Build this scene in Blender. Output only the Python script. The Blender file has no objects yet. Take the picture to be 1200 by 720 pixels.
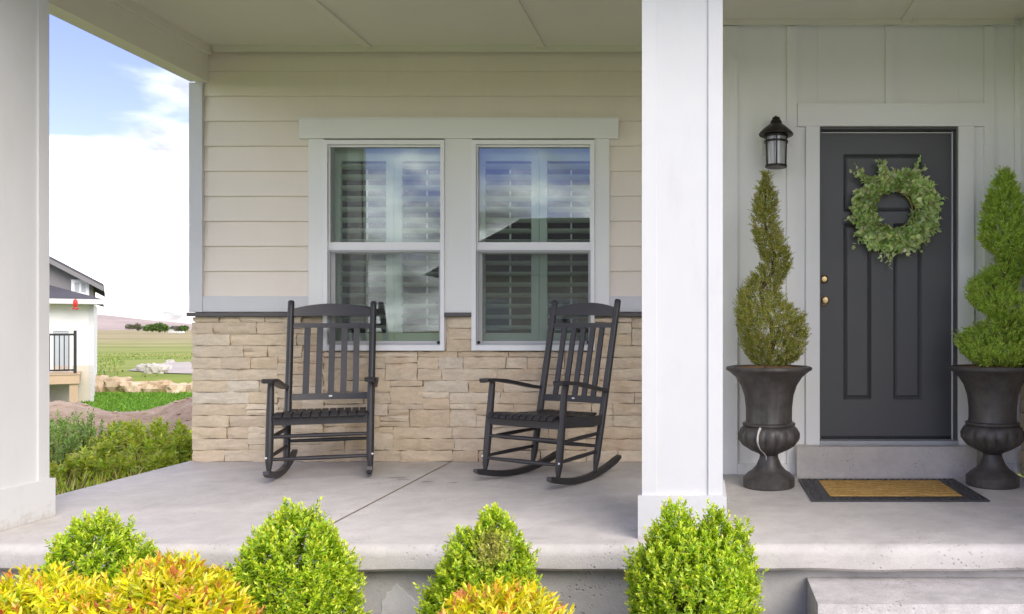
import bpy, bmesh, math, random
import numpy as np
from mathutils import Vector, Matrix, noise as mnoise

random.seed(7)
rng = np.random.default_rng(11)
S = bpy.context.scene
COL = S.collection
R = math.radians

# ------------------------------------------------------------------ camera
F, CX, CY, EYE = 960.0, 826.0, 386.0, 0.99        # focal length and vanishing point in photo pixels, eye height above porch slab
cam = bpy.data.cameras.new('camera')
camo = bpy.data.objects.new('camera', cam); COL.objects.link(camo)
camo.location = (0, 0, EYE); camo.rotation_euler = (R(90), 0, 0)
cam.sensor_fit = 'HORIZONTAL'; cam.sensor_width = 36.0
cam.lens = F / 1200 * 36.0
cam.shift_x = (600 - CX) / 1200
cam.shift_y = (CY - 360) / 1200
cam.clip_start = 0.05; cam.clip_end = 8000
S.camera = camo
S.render.resolution_x, S.render.resolution_y = 1024, 614

# ------------------------------------------------------------------ sky and sun
SUN_EL, SUN_AZ = R(38), (0.70, -0.71)
W = bpy.data.worlds.new('World'); S.world = W; W.use_nodes = True
nt = W.node_tree; nt.nodes.clear()
def N(t, **k):
    n = nt.nodes.new(t)
    for a, b in k.items(): setattr(n, a, b)
    return n
def L(a, b): nt.links.new(a, b)
def math_(op, a, b=None, clamp=False):
    n = N('ShaderNodeMath', operation=op); n.use_clamp = clamp
    for i, v in enumerate((a, b)):
        if v is None: continue
        if isinstance(v, (int, float)): n.inputs[i].default_value = v
        else: L(v, n.inputs[i])
    return n.outputs[0]
sky = N('ShaderNodeTexSky', sky_type='NISHITA'); sky.sun_disc = False
sky.sun_elevation = SUN_EL; sky.sun_rotation = math.atan2(SUN_AZ[0], SUN_AZ[1])
sky.air_density = 1.0; sky.dust_density = 0.6; sky.ozone_density = 2.0
tc = N('ShaderNodeTexCoord'); sx = N('ShaderNodeSeparateXYZ'); L(tc.outputs['Generated'], sx.inputs[0])
zz = math_('ADD', math_('MAXIMUM', sx.outputs[2], 0.0), 0.30)
cx_ = N('ShaderNodeCombineXYZ'); L(math_('DIVIDE', sx.outputs[0], zz), cx_.inputs[0]); L(math_('DIVIDE', sx.outputs[1], zz), cx_.inputs[1])
cx_.inputs[2].default_value = 0.4
nz = N('ShaderNodeTexNoise'); nz.inputs['Scale'].default_value = 1.5; nz.inputs['Detail'].default_value = 9; nz.inputs['Roughness'].default_value = 0.52; nz.inputs['Distortion'].default_value = 0.35
L(cx_.outputs[0], nz.inputs['Vector'])
low = N('ShaderNodeMapRange'); L(sx.outputs[2], low.inputs[0])
low.inputs[1].default_value = 0.10; low.inputs[2].default_value = 0.20; low.inputs[3].default_value = 0.22; low.inputs[4].default_value = 0.0
cm = N('ShaderNodeMapRange'); cm.interpolation_type = 'SMOOTHSTEP'
L(math_('ADD', nz.outputs[0], low.outputs[0]), cm.inputs[0])
cm.inputs[1].default_value = 0.47; cm.inputs[2].default_value = 0.62
n2 = N('ShaderNodeTexNoise'); n2.inputs['Scale'].default_value = 3.4; n2.inputs['Detail'].default_value = 7; L(cx_.outputs[0], n2.inputs['Vector'])
cb = N('ShaderNodeMapRange'); L(n2.outputs[0], cb.inputs[0]); cb.inputs[1].default_value = 0.36; cb.inputs[2].default_value = 0.60
cb.inputs[3].default_value = 0.22; cb.inputs[4].default_value = 1.12
CLOUD = 9.0
cc = N('ShaderNodeMix', data_type='RGBA'); cc.blend_type = 'MULTIPLY'; cc.inputs[0].default_value = 1
cc.inputs[6].default_value = (CLOUD*1.0, CLOUD*0.99, CLOUD*0.985, 1); L(cb.outputs[0], cc.inputs[7])
tint = N('ShaderNodeMix', data_type='RGBA'); tint.blend_type = 'MULTIPLY'; tint.inputs[0].default_value = 1
L(sky.outputs[0], tint.inputs[6]); tint.inputs[7].default_value = (0.62, 0.50, 0.76, 1)
mx = N('ShaderNodeMix', data_type='RGBA'); L(cm.outputs[0], mx.inputs[0]); L(tint.outputs[2], mx.inputs[6]); L(cc.outputs[2], mx.inputs[7])
bg = N('ShaderNodeBackground'); bg.inputs[1].default_value = 0.11; L(mx.outputs[2], bg.inputs[0])
wo = N('ShaderNodeOutputWorld'); L(bg.outputs[0], wo.inputs[0])

sl = bpy.data.lights.new('sun', 'SUN'); sl.energy = 1.2; sl.angle = R(45); sl.color = (1.0, 0.93, 0.83)
so = bpy.data.objects.new('sun', sl); COL.objects.link(so)
so.rotation_euler = Vector((SUN_AZ[0]*math.cos(SUN_EL), SUN_AZ[1]*math.cos(SUN_EL), math.sin(SUN_EL))).to_track_quat('Z', 'Y').to_euler()
so.location = (6, -12, 12)

S.view_settings.view_transform = 'Standard'; S.view_settings.look = 'None'
S.view_settings.exposure = 1.7; S.view_settings.gamma = 1.0; S.view_settings.use_curve_mapping = False
S.render.engine = 'CYCLES'
S.cycles.use_denoising = True; S.cycles.max_bounces = 10; S.cycles.diffuse_bounces = 5; S.cycles.transparent_max_bounces = 16
S.cycles.caustics_reflective = False; S.cycles.caustics_refractive = False; S.cycles.sample_clamp_indirect = 6

# ------------------------------------------------------------------ helpers
def P(px, py, Y):                 # photo pixel on the vertical plane at depth Y
    return Vector(((px-CX)*Y/F, Y, EYE-(py-CY)*Y/F))
def XX(px, Y): return (px-CX)*Y/F
def ZZ(py, Y): return EYE-(py-CY)*Y/F

class MB:
    def __init__(s): s.bm = bmesh.new()
    def box(s, x0, x1, y0, y1, z0, z1):
        v = [s.bm.verts.new(p) for p in ((x0,y0,z0),(x1,y0,z0),(x1,y1,z0),(x0,y1,z0),(x0,y0,z1),(x1,y0,z1),(x1,y1,z1),(x0,y1,z1))]
        for f in ((0,3,2,1),(4,5,6,7),(0,1,5,4),(1,2,6,5),(2,3,7,6),(3,0,4,7)): s.bm.faces.new([v[i] for i in f])
        return s
    def hexa(s, pts):             # 8 corners: bottom ring then top ring
        v = [s.bm.verts.new(p) for p in pts]
        for f in ((0,3,2,1),(4,5,6,7),(0,1,5,4),(1,2,6,5),(2,3,7,6),(3,0,4,7)): s.bm.faces.new([v[i] for i in f])
        return s
    def prism(s, ring, d):        # planar ring of 3-D points extruded by vector d
        d = Vector(d); a = [s.bm.verts.new(p) for p in ring]; b = [s.bm.verts.new(Vector(p)+d) for p in ring]
        s.bm.faces.new(a[::-1]); s.bm.faces.new(b)
        n = len(a)
        for i in range(n): s.bm.faces.new((a[i], a[(i+1)%n], b[(i+1)%n], b[i]))
        return s
    def tube(s, pts, rad, n=8, sq=None):
        pts = [Vector(p) for p in pts]
        if not hasattr(rad, '__len__'): rad = [rad]*len(pts)
        t0 = (pts[1]-pts[0]).normalized()
        u = t0.orthogonal().normalized() if sq is None else Vector(sq)
        rings = []
        for i, p in enumerate(pts):
            t = (pts[min(i+1, len(pts)-1)]-pts[max(i-1, 0)]).normalized()
            u = (u - t*u.dot(t)).normalized(); w = t.cross(u)
            rings.append([s.bm.verts.new(p + (u*math.cos(2*math.pi*k/n) + w*math.sin(2*math.pi*k/n))*rad[i]) for k in range(n)])
        for a, b in zip(rings, rings[1:]):
            for k in range(n): s.bm.faces.new((a[k], a[(k+1)%n], b[(k+1)%n], b[k]))
        s.bm.faces.new(rings[0][::-1]); s.bm.faces.new(rings[-1])
        return s
    def ribbon(s, pts, w, h, side):   # rectangular section swept along pts; side = width direction
        side = Vector(side).normalized(); rings = []
        pts = [Vector(p) for p in pts]
        ws = w if hasattr(w, '__len__') else [w]*len(pts)
        hs = h if hasattr(h, '__len__') else [h]*len(pts)
        for i, p in enumerate(pts):
            t = (pts[min(i+1, len(pts)-1)]-pts[max(i-1, 0)]).normalized()
            up = side.cross(t).normalized(); sd = t.cross(up).normalized()
            rings.append([s.bm.verts.new(p + sd*a*ws[i]/2 + up*b*hs[i]/2) for a, b in ((-1,-1),(1,-1),(1,1),(-1,1))])
        for a, b in zip(rings, rings[1:]):
            for k in range(4): s.bm.faces.new((a[k], a[(k+1)%4], b[(k+1)%4], b[k]))
        s.bm.faces.new(rings[0][::-1]); s.bm.faces.new(rings[-1])
        return s
    def lathe(s, prof, n, c=(0,0,0), mod=None):
        c = Vector(c); rings = []
        for r, z in prof:
            ring = []
            for k in range(n):
                a = 2*math.pi*k/n; rr = r*(mod(a, z) if mod else 1)
                ring.append(s.bm.verts.new(c + Vector((rr*math.cos(a), rr*math.sin(a), z))))
            rings.append(ring)
        for a, b in zip(rings, rings[1:]):
            for k in range(n): s.bm.faces.new((a[k], a[(k+1)%n], b[(k+1)%n], b[k]))
        s.bm.faces.new(rings[0][::-1]); s.bm.faces.new(rings[-1])
        return s
    def build(s, name, m, parent=None, bev=0, smooth=35, seg=1, local=False):
        if parent is not None and not local:
            o = Vector(parent.location) + (Vector(parent.parent.location) if parent.parent else Vector())
            for v in s.bm.verts: v.co -= o
        if bev:
            e = [e for e in s.bm.edges if len(e.link_faces) == 2 and e.calc_face_angle(0) > R(30)]
            bmesh.ops.bevel(s.bm, geom=e, offset=bev, segments=seg, affect='EDGES', clamp_overlap=True)
        bmesh.ops.recalc_face_normals(s.bm, faces=s.bm.faces)
        me = bpy.data.meshes.new(name); s.bm.to_mesh(me); s.bm.free()
        me.materials.append(m)
        if smooth:
            me.shade_smooth(); me.set_sharp_from_angle(angle=R(smooth))
        return link(name, me, parent)
def link(name, me, parent=None):
    o = bpy.data.objects.new(name, me); COL.objects.link(o); o.parent = parent
    return o
def tag(o, label, cat, group=None):
    o['label'] = label; o['category'] = cat
    if group: o['group'] = group
    return o
def thing(name, label, cat, loc=(0,0,0), group=None):
    o = bpy.data.objects.new(name, None); COL.objects.link(o); o.location = loc; o.empty_display_size = 0.1
    return tag(o, label, cat, group)
def struct(o): o['kind'] = 'structure'; return o
def stuff(o): o['kind'] = 'stuff'; return o
def B(name, m, parent, x0, x1, y0, y1, z0, z1, bev=0.003):
    return MB().box(x0, x1, y0, y1, z0, z1).build(name, m, parent, bev)

# ------------------------------------------------------------------ materials
def newmat(name):
    global nt
    m = bpy.data.materials.new(name); m.use_nodes = True; nt = m.node_tree; nt.nodes.clear()
    return m
def ramp(fac, stops):
    r = N('ShaderNodeValToRGB'); L(fac, r.inputs[0]); e = r.color_ramp.elements
    while len(e) < len(stops): e.new(0.5)
    for i, (p, c) in enumerate(stops): e[i].position = p; e[i].color = (*c, 1)
    return r.outputs[0]
def noise_(vec, scale, detail=5, rough=0.55, dist=0.0):
    n = N('ShaderNodeTexNoise'); n.inputs['Scale'].default_value = scale; n.inputs['Detail'].default_value = detail
    n.inputs['Roughness'].default_value = rough; n.inputs['Distortion'].default_value = dist; L(vec, n.inputs['Vector']); return n.outputs[0]
def mapv(vec, s):
    n = N('ShaderNodeMapping'); n.inputs['Scale'].default_value = s; L(vec, n.inputs['Vector']); return n.outputs[0]
def mixc(fac, a, b, mode='MIX'):
    n = N('ShaderNodeMix', data_type='RGBA'); n.blend_type = mode
    if isinstance(fac, (int, float)): n.inputs[0].default_value = fac
    else: L(fac, n.inputs[0])
    for i, v in ((6, a), (7, b)):
        if isinstance(v, tuple): n.inputs[i].default_value = (*v, 1)
        else: L(v, n.inputs[i])
    return n.outputs[2]
def finish(col, rough, bump=None, bs=0.2, bd=0.01, spec=0.5, metal=0.0, coat=0):
    p = N('ShaderNodeBsdfPrincipled')
    if isinstance(col, tuple): p.inputs['Base Color'].default_value = (*col, 1)
    else: L(col, p.inputs['Base Color'])
    if isinstance(rough, (int, float)): p.inputs['Roughness'].default_value = rough
    else: L(rough, p.inputs['Roughness'])
    p.inputs['Specular IOR Level'].default_value = spec; p.inputs['Metallic'].default_value = metal
    p.inputs['Coat Weight'].default_value = coat
    if bump is not None:
        b = N('ShaderNodeBump'); b.inputs['Strength'].default_value = bs; b.inputs['Distance'].default_value = bd
        L(bump, b.inputs['Height']); L(b.outputs[0], p.inputs['Normal'])
    o = N('ShaderNodeOutputMaterial'); L(p.outputs[0], o.inputs[0])
def objc(): return N('ShaderNodeTexCoord').outputs['Object']
def wpos(): return N('ShaderNodeNewGeometry').outputs['Position']

def paint(name, c, rough=0.45, var=0.05, rnd=0.0, bump=0.12, grain=(3, 60, 60), spec=0.4, scale=3, dirt=0.0, metal=0.0, splash=0.0):
    m = newmat(name); v = wpos()
    f = noise_(v, scale, 5)
    k = math_('ADD', math_('MULTIPLY', math_('SUBTRACT', f, 0.5), var*3), 1.0)
    if rnd:
        k = math_('ADD', k, math_('MULTIPLY', math_('SUBTRACT', N('ShaderNodeObjectInfo').outputs['Random'], 0.5), rnd*2))
    h = N('ShaderNodeHueSaturation'); h.inputs['Color'].default_value = (*c, 1); L(k, h.inputs['Value'])
    col = h.outputs[0]
    if dirt:
        d = N('ShaderNodeMapRange'); L(noise_(mapv(v, (2, 2, 0.6)), 3.5, 8, 0.7), d.inputs[0]); d.inputs[1].default_value = 0.55; d.inputs[2].default_value = 0.85
        d.inputs[4].default_value = dirt
        col = mixc(d.outputs[0], col, (c[0]*0.55, c[1]*0.5, c[2]*0.42))
    if splash:                                   # rain-splashed grit on the lowest hand's breadth
        q = N('ShaderNodeSeparateXYZ'); L(v, q.inputs[0])
        hz = N('ShaderNodeMapRange'); L(q.outputs[2], hz.inputs[0]); hz.inputs[1].default_value = 0.0; hz.inputs[2].default_value = 0.16; hz.inputs[3].default_value = 0.22; hz.inputs[4].default_value = -0.2
        sp = N('ShaderNodeMapRange'); L(math_('ADD', noise_(v, 26, 8, 0.75), hz.outputs[0]), sp.inputs[0]); sp.inputs[1].default_value = 0.55; sp.inputs[2].default_value = 0.78; sp.inputs[4].default_value = splash
        col = mixc(sp.outputs[0], col, (0.36, 0.31, 0.25))
    rg = N('ShaderNodeMapRange'); L(f, rg.inputs[0]); rg.inputs[3].default_value = rough-0.1; rg.inputs[4].default_value = rough+0.12
    finish(col, rg.outputs[0], noise_(mapv(v, grain), 8, 4), bump, 0.004, spec, metal)
    return m
M_WHITE = paint('white_trim_paint', (0.60, 0.60, 0.612), 0.42, 0.03, 0.02, 0.14, (60, 60, 4), dirt=0.16, splash=0.5)
M_TRIM = paint('off_white_trim_paint', (0.80, 0.80, 0.785), 0.45, 0.02, 0.02, 0.10, (4, 60, 60), dirt=0.10)
M_VINYL = paint('white_vinyl', (0.82, 0.82, 0.83), 0.35, 0.015, 0.0, 0.04, dirt=0.08)
M_SIDING = paint('greige_siding_paint', (0.79, 0.715, 0.63), 0.55, 0.03, 0.035, 0.35, (2.5, 70, 70), dirt=0.12)
M_PANEL = paint('pale_greige_panel_paint', (0.80, 0.80, 0.775), 0.5, 0.02, 0.01, 0.15, (60, 60, 3), dirt=0.10)
M_CEIL = paint('bounce_tinted_ceiling_paint', (0.71, 0.69, 0.585), 0.6, 0.03, 0.02, 0.12, (40, 40, 40))  # olive bounce from the greenery is mixed into this ceiling colour
M_DOOR = paint('charcoal_door_paint', (0.078, 0.078, 0.081), 0.40, 0.05, 0.0, 0.10, (60, 60, 3), spec=0.45)
M_CHAIR = paint('dark_charcoal_chair_paint', (0.028, 0.026, 0.029), 0.40, 0.08, 0.12, 0.18, (30, 30, 30), spec=0.5)
M_METAL = paint('bronze_black_metal', (0.035, 0.030, 0.026), 0.38, 0.12, 0.0, 0.2, (30, 30, 30), metal=0.6)
M_IRON = paint('black_iron', (0.02, 0.02, 0.02), 0.5, 0.05)
M_BRASS = paint('aged_brass', (0.55, 0.40, 0.20), 0.32, 0.1, metal=1.0)
M_RUBBER = paint('black_rubber', (0.042, 0.042, 0.045), 0.45, 0.2, 0, 0.8, (22, 22, 22), scale=12, spec=0.6)
M_CAP = paint('dark_flashing', (0.11, 0.10, 0.10), 0.5, 0.08)
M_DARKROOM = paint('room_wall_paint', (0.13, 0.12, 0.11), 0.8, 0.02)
M_SHUTTER = paint('shutter_paint', (0.80, 0.81, 0.79), 0.4, 0.01, 0.01, 0.03)
M_GREYSIDE = paint('grey_lap_siding', (0.20, 0.195, 0.20), 0.7, 0.03, 0, 0.3, (1, 1, 14))
M_SHINGLE = paint('dark_shingles', (0.085, 0.082, 0.095), 0.85, 0.2, 0, 0.6, (8, 8, 8), scale=14)
M_BROWNROOF = paint('brown_shingles', (0.075, 0.06, 0.055), 0.85, 0.2, 0, 0.6, (8, 8, 8), scale=10)
M_FARWHITE = paint('far_white_siding', (0.78, 0.78, 0.77), 0.6, 0.03, 0, 0.3, (1, 1, 14))
M_FARTAN = paint('far_tan_skirt', (0.58, 0.52, 0.43), 0.7, 0.06)
M_WOOD = paint('deck_wood', (0.48, 0.35, 0.23), 0.7, 0.08, 0.05, 0.3, (3, 30, 30))
M_RED = paint('red_plastic', (0.62, 0.03, 0.03), 0.3, 0.03)
M_SCREENFRAME = paint('grey_screen_frame', (0.42, 0.43, 0.44), 0.5, 0.03)
M_BARK = paint('bark', (0.13, 0.085, 0.055), 0.9, 0.15, 0, 0.8, (30, 30, 8), scale=20)
M_TWIG = paint('green_twig', (0.33, 0.30, 0.08), 0.8, 0.15)
M_MULCH = paint('bark_mulch', (0.19, 0.11, 0.06), 0.95, 0.3, 0, 1.0, (25, 25, 25), scale=45)

def concrete(name, c, stain=0.35, speck=0.25, sc=1.0):
    m = newmat(name); v = wpos()
    big = noise_(v, 0.9*sc, 7, 0.62, 0.4); mid = noise_(v, 7*sc, 8, 0.7); fine = noise_(v, 140, 3, 0.7)
    wet = noise_(mapv(v, (1, 3.0, 3)), 2.6*sc, 9, 0.7, 0.6)
    k = math_('ADD', 1.0, math_('MULTIPLY', math_('SUBTRACT', big, 0.5), stain*1.7))
    k = math_('ADD', k, math_('MULTIPLY', math_('SUBTRACT', mid, 0.5), stain*1.5))
    k = math_('ADD', k, math_('MULTIPLY', math_('SUBTRACT', fine, 0.5), speck))
    h = N('ShaderNodeHueSaturation'); h.inputs['Color'].default_value = (*c, 1); L(k, h.inputs['Value'])
    d = N('ShaderNodeMapRange'); L(wet, d.inputs[0]); d.inputs[1].default_value = 0.58; d.inputs[2].default_value = 0.72; d.inputs[4].default_value = stain
    col = mixc(d.outputs[0], h.outputs[0], (c[0]*0.62, c[1]*0.58, c[2]*0.54))
    vo = N('ShaderNodeTexVoronoi'); vo.inputs['Scale'].default_value = 42; L(v, vo.inputs['Vector'])
    hole = N('ShaderNodeMapRange'); L(vo.outputs['Distance'], hole.inputs[0]); hole.inputs[1].default_value = 0.10; hole.inputs[2].default_value = 0.30
    gate = N('ShaderNodeMapRange'); L(noise_(v, 3.3, 4), gate.inputs[0]); gate.inputs[1].default_value = 0.50; gate.inputs[2].default_value = 0.66
    pit = math_('MULTIPLY', math_('SUBTRACT', 1.0, hole.outputs[0]), gate.outputs[0])
    col = mixc(math_('MULTIPLY', pit, 0.55), col, (c[0]*0.4, c[1]*0.38, c[2]*0.36))
    bh = math_('SUBTRACT', math_('ADD', math_('MULTIPLY', fine, 0.4), mid), math_('MULTIPLY', pit, 1.2))
    rr = N('ShaderNodeMapRange'); L(mid, rr.inputs[0]); rr.inputs[3].default_value = 0.55; rr.inputs[4].default_value = 0.85
    finish(col, rr.outputs[0], bh, 0.5, 0.008, 0.35)
    return m
M_CONC = concrete('porch_concrete', (0.525, 0.495, 0.465), 0.42, 0.26)
M_CONC2 = concrete('step_concrete', (0.50, 0.475, 0.46), 0.55, 0.7, 2.0)
M_FOUND = concrete('foundation_concrete', (0.46, 0.445, 0.43), 0.4, 0.2)
M_STAIN = concrete('damp_concrete', (0.36, 0.33, 0.31), 0.4, 0.2)
M_PARGE = concrete('pale_parging', (0.56, 0.55, 0.54), 0.3, 0.2)

def stone_mat():
    m = newmat('ledge_stone'); v = wpos()
    r = N('ShaderNodeObjectInfo').outputs['Random']
    base = ramp(r, [(0.0, (0.60, 0.475, 0.325)), (0.22, (0.66, 0.54, 0.39)), (0.45, (0.58, 0.475, 0.35)), (0.65, (0.69, 0.59, 0.45)), (0.85, (0.62, 0.50, 0.355)), (1.0, (0.65, 0.58, 0.47))])
    mid = noise_(mapv(v, (1, 1, 2.6)), 9, 8, 0.65, 0.5); fine = noise_(v, 60, 6, 0.7)
    k = math_('ADD', 1.0, math_('ADD', math_('MULTIPLY', math_('SUBTRACT', mid, 0.5), 0.75), math_('MULTIPLY', math_('SUBTRACT', fine, 0.5), 0.35)))
    h = N('ShaderNodeHueSaturation'); L(base, h.inputs['Color']); L(k, h.inputs['Value'])
    rust = N('ShaderNodeMapRange'); L(noise_(v, 4.5, 7, 0.6), rust.inputs[0]); rust.inputs[1].default_value = 0.56; rust.inputs[2].default_value = 0.7; rust.inputs[4].default_value = 0.4
    col = mixc(rust.outputs[0], h.outputs[0], (0.52, 0.33, 0.18))
    pale = N('ShaderNodeMapRange'); L(noise_(mapv(v, (1, 1, 3)), 6, 8, 0.7), pale.inputs[0]); pale.inputs[1].default_value = 0.60; pale.inputs[2].default_value = 0.72; pale.inputs[4].default_value = 0.45
    col = mixc(pale.outputs[0], col, (0.74, 0.67, 0.56))
    hh = math_('ADD', mid, math_('MULTIPLY', fine, 0.35))
    finish(col, 0.85, hh, 0.8, 0.012, 0.25)
    return m
M_STONE = stone_mat()
def simple_rock(name, c1, c2, sc=3):
    m = newmat(name); v = wpos(); f = noise_(v, sc, 8, 0.7, 0.4)
    col = ramp(f, [(0.3, c1), (0.7, c2)]); finish(col, 0.9, noise_(v, sc*4, 8, 0.7), 0.8, 0.05, 0.2); return m
M_MORTAR = simple_rock('mortar', (0.24, 0.19, 0.14), (0.33, 0.27, 0.20), 20)
M_BOULDER = simple_rock('sandstone_boulder', (0.42, 0.29, 0.17), (0.70, 0.58, 0.43), 2.6)
M_PALEROCK = simple_rock('pale_rock', (0.45, 0.42, 0.38), (0.62, 0.59, 0.55), 3)

def urn_mat():
    m = newmat('urn_dark_resin'); v = wpos()
    f = noise_(v, 14, 7, 0.65); st = noise_(mapv(v, (22, 22, 2.5)), 1.6, 6, 0.6)
    col = ramp(f, [(0.35, (0.040, 0.036, 0.034)), (0.7, (0.080, 0.073, 0.068))])
    d = N('ShaderNodeMapRange'); L(st, d.inputs[0]); d.inputs[1].default_value = 0.52; d.inputs[2].default_value = 0.75; d.inputs[4].default_value = 0.28
    col = mixc(d.outputs[0], col, (0.15, 0.14, 0.125))
    finish(col, 0.45, noise_(v, 90, 4), 0.15, 0.003, 0.55); return m
M_URN = urn_mat()
M_DRIP = paint('white_drip', (0.62, 0.60, 0.56), 0.7, 0.1)

def coir_mat():
    m = newmat('coir_mat'); v = wpos()
    f = noise_(mapv(v, (60, 260, 60)), 1.0, 5, 0.7); g = noise_(v, 9, 6, 0.65)
    wv = N('ShaderNodeTexWave'); wv.wave_type = 'BANDS'; wv.bands_direction = 'Y'; wv.inputs['Scale'].default_value = 5; wv.inputs['Distortion'].default_value = 6; wv.inputs['Detail'].default_value = 2
    L(v, wv.inputs['Vector'])
    k = math_('ADD', math_('MULTIPLY', f, 0.5), math_('ADD', math_('MULTIPLY', g, 0.35), math_('MULTIPLY', wv.outputs[1], 0.15)))
    col = ramp(k, [(0.3, (0.33, 0.18, 0.05)), (0.5, (0.56, 0.34, 0.11)), (0.7, (0.72, 0.50, 0.21))])
    finish(col, 0.95, k, 1.0, 0.012, 0.1); return m
M_COIR = coir_mat()

def glass(name, tintc, refl):
    m = newmat(name)
    fr = N('ShaderNodeFresnel'); fr.inputs[0].default_value = 1.5
    fac = math_('ADD', math_('MULTIPLY', fr.outputs[0], 0.9), refl, True)
    t = N('ShaderNodeBsdfTransparent'); t.inputs[0].default_value = (*tintc, 1)
    g = N('ShaderNodeBsdfGlossy'); g.inputs['Roughness'].default_value = 0.0; g.inputs[0].default_value = (0.93, 0.97, 1.0, 1)
    v = wpos(); b = N('ShaderNodeBump'); b.inputs['Strength'].default_value = 0.05; b.inputs['Distance'].default_value = 0.01
    L(noise_(v, 2.2, 1), b.inputs['Height']); L(b.outputs[0], g.inputs['Normal'])
    mx = N('ShaderNodeMixShader'); L(fac, mx.inputs[0]); L(t.outputs[0], mx.inputs[1]); L(g.outputs[0], mx.inputs[2])
    o = N('ShaderNodeOutputMaterial'); L(mx.outputs[0], o.inputs[0]); return m
M_GLASS = glass('low_e_window_glass', (0.89, 0.955, 0.905), 0.055)
M_FARGLASS = paint('far_window_glass', (0.42, 0.46, 0.49), 0.12, 0.05, spec=1.0)
def screen_mat():
    m = newmat('insect_screen_mesh')
    t = N('ShaderNodeBsdfTransparent'); d = N('ShaderNodeBsdfDiffuse'); d.inputs[0].default_value = (0.16, 0.165, 0.165, 1)
    mx = N('ShaderNodeMixShader'); mx.inputs[0].default_value = 0.22; L(t.outputs[0], mx.inputs[1]); L(d.outputs[0], mx.inputs[2])
    o = N('ShaderNodeOutputMaterial'); L(mx.outputs[0], o.inputs[0]); return m
M_SCREEN = screen_mat()
def lantern_glass():
    m = newmat('seeded_glass')
    t = N('ShaderNodeBsdfTransparent'); t.inputs[0].default_value = (0.9, 0.9, 0.9, 1)
    d = N('ShaderNodeBsdfTranslucent'); d.inputs[0].default_value = (0.8, 0.8, 0.8, 1)
    e = N('ShaderNodeBsdfDiffuse'); e.inputs[0].default_value = (0.7, 0.7, 0.7, 1)
    g = N('ShaderNodeBsdfGlossy'); g.inputs['Roughness'].default_value = 0.15
    a = N('ShaderNodeMixShader'); a.inputs[0].default_value = 0.5; L(d.outputs[0], a.inputs[1]); L(e.outputs[0], a.inputs[2])
    b = N('ShaderNodeMixShader'); b.inputs[0].default_value = 0.62; L(t.outputs[0], b.inputs[1]); L(a.outputs[0], b.inputs[2])
    c = N('ShaderNodeMixShader'); c.inputs[0].default_value = 0.12; L(b.outputs[0], c.inputs[1]); L(g.outputs[0], c.inputs[2])
    o = N('ShaderNodeOutputMaterial'); L(c.outputs[0], o.inputs[0]); return m
M_LGLASS = lantern_glass()

def leaf_mat(name, trans=0.35, gloss=0.06, rough=0.4):
    m = newmat(name)
    a = N('ShaderNodeAttribute'); a.attribute_name = 'Col'
    d = N('ShaderNodeBsdfDiffuse'); L(a.outputs['Color'], d.inputs[0])
    t = N('ShaderNodeBsdfTranslucent'); L(mixc(1.0, a.outputs['Color'], (1.15, 1.1, 0.6), 'MULTIPLY'), t.inputs[0])
    g = N('ShaderNodeBsdfGlossy'); g.inputs['Roughness'].default_value = rough
    x = N('ShaderNodeMixShader'); x.inputs[0].default_value = trans; L(d.outputs[0], x.inputs[1]); L(t.outputs[0], x.inputs[2])
    y = N('ShaderNodeMixShader'); y.inputs[0].default_value = gloss; L(x.outputs[0], y.inputs[1]); L(g.outputs[0], y.inputs[2])
    o = N('ShaderNodeOutputMaterial'); L(y.outputs[0], o.inputs[0]); return m
M_LEAF = leaf_mat('leaf'); M_LEAF_SOFT = leaf_mat('leaf_matte', 0.25, 0.03, 0.6)

def ground_mat(name, stops, sc, bump=0.6, big=0.25):
    m = newmat(name); v = wpos()
    f = noise_(v, sc, 9, 0.7); g = noise_(v, big, 5, 0.6, 0.5)
    k = math_('ADD', math_('MULTIPLY', f, 0.5), math_('MULTIPLY', g, 0.5))
    finish(ramp(k, stops), 0.95, f, bump, 0.05, 0.1); return m
M_SOIL = ground_mat('bed_soil', [(0.35, (0.06, 0.04, 0.028)), (0.65, (0.16, 0.11, 0.075))], 22)
M_DIRT = ground_mat('dry_dirt', [(0.33, (0.26, 0.18, 0.12)), (0.5, (0.42, 0.31, 0.22)), (0.68, (0.58, 0.46, 0.35))], 5, 1.0, 0.8)
M_LAWN = ground_mat('lawn_grass', [(0.35, (0.07, 0.17, 0.015)), (0.65, (0.16, 0.30, 0.03))], 18, 0.8, 0.5)
def field_mat():
    m = newmat('meadow'); v = wpos()
    f = noise_(mapv(v, (0.4, 1, 1)), 0.35, 8, 0.65); g = noise_(mapv(v, (0.25, 1, 1)), 0.03, 6, 0.6)
    k = math_('ADD', math_('MULTIPLY', f, 0.45), math_('MULTIPLY', g, 0.55))
    near = ramp(k, [(0.36, (0.12, 0.20, 0.03)), (0.5, (0.26, 0.30, 0.07)), (0.62, (0.42, 0.37, 0.16))])
    far = ramp(k, [(0.38, (0.24, 0.22, 0.10)), (0.6, (0.44, 0.36, 0.21))])
    s = N('ShaderNodeSeparateXYZ'); L(v, s.inputs[0])
    mr = N('ShaderNodeMapRange'); L(s.outputs[1], mr.inputs[0]); mr.inputs[1].default_value = 60; mr.inputs[2].default_value = 240
    finish(mixc(mr.outputs[0], near, far), 0.95, f, 0.4, 0.2, 0.1); return m
M_FIELD = field_mat()
M_HILL = ground_mat('haze_tinted_hill', [(0.35, (0.34, 0.27, 0.24)), (0.65, (0.50, 0.41, 0.36))], 0.05, 0.5, 0.006)  # pale hill tones stand in for the distance haze
M_GRAVEL = ground_mat('pale_gravel', [(0.35, (0.40, 0.35, 0.31)), (0.65, (0.54, 0.49, 0.44))], 3, 0.5)
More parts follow.
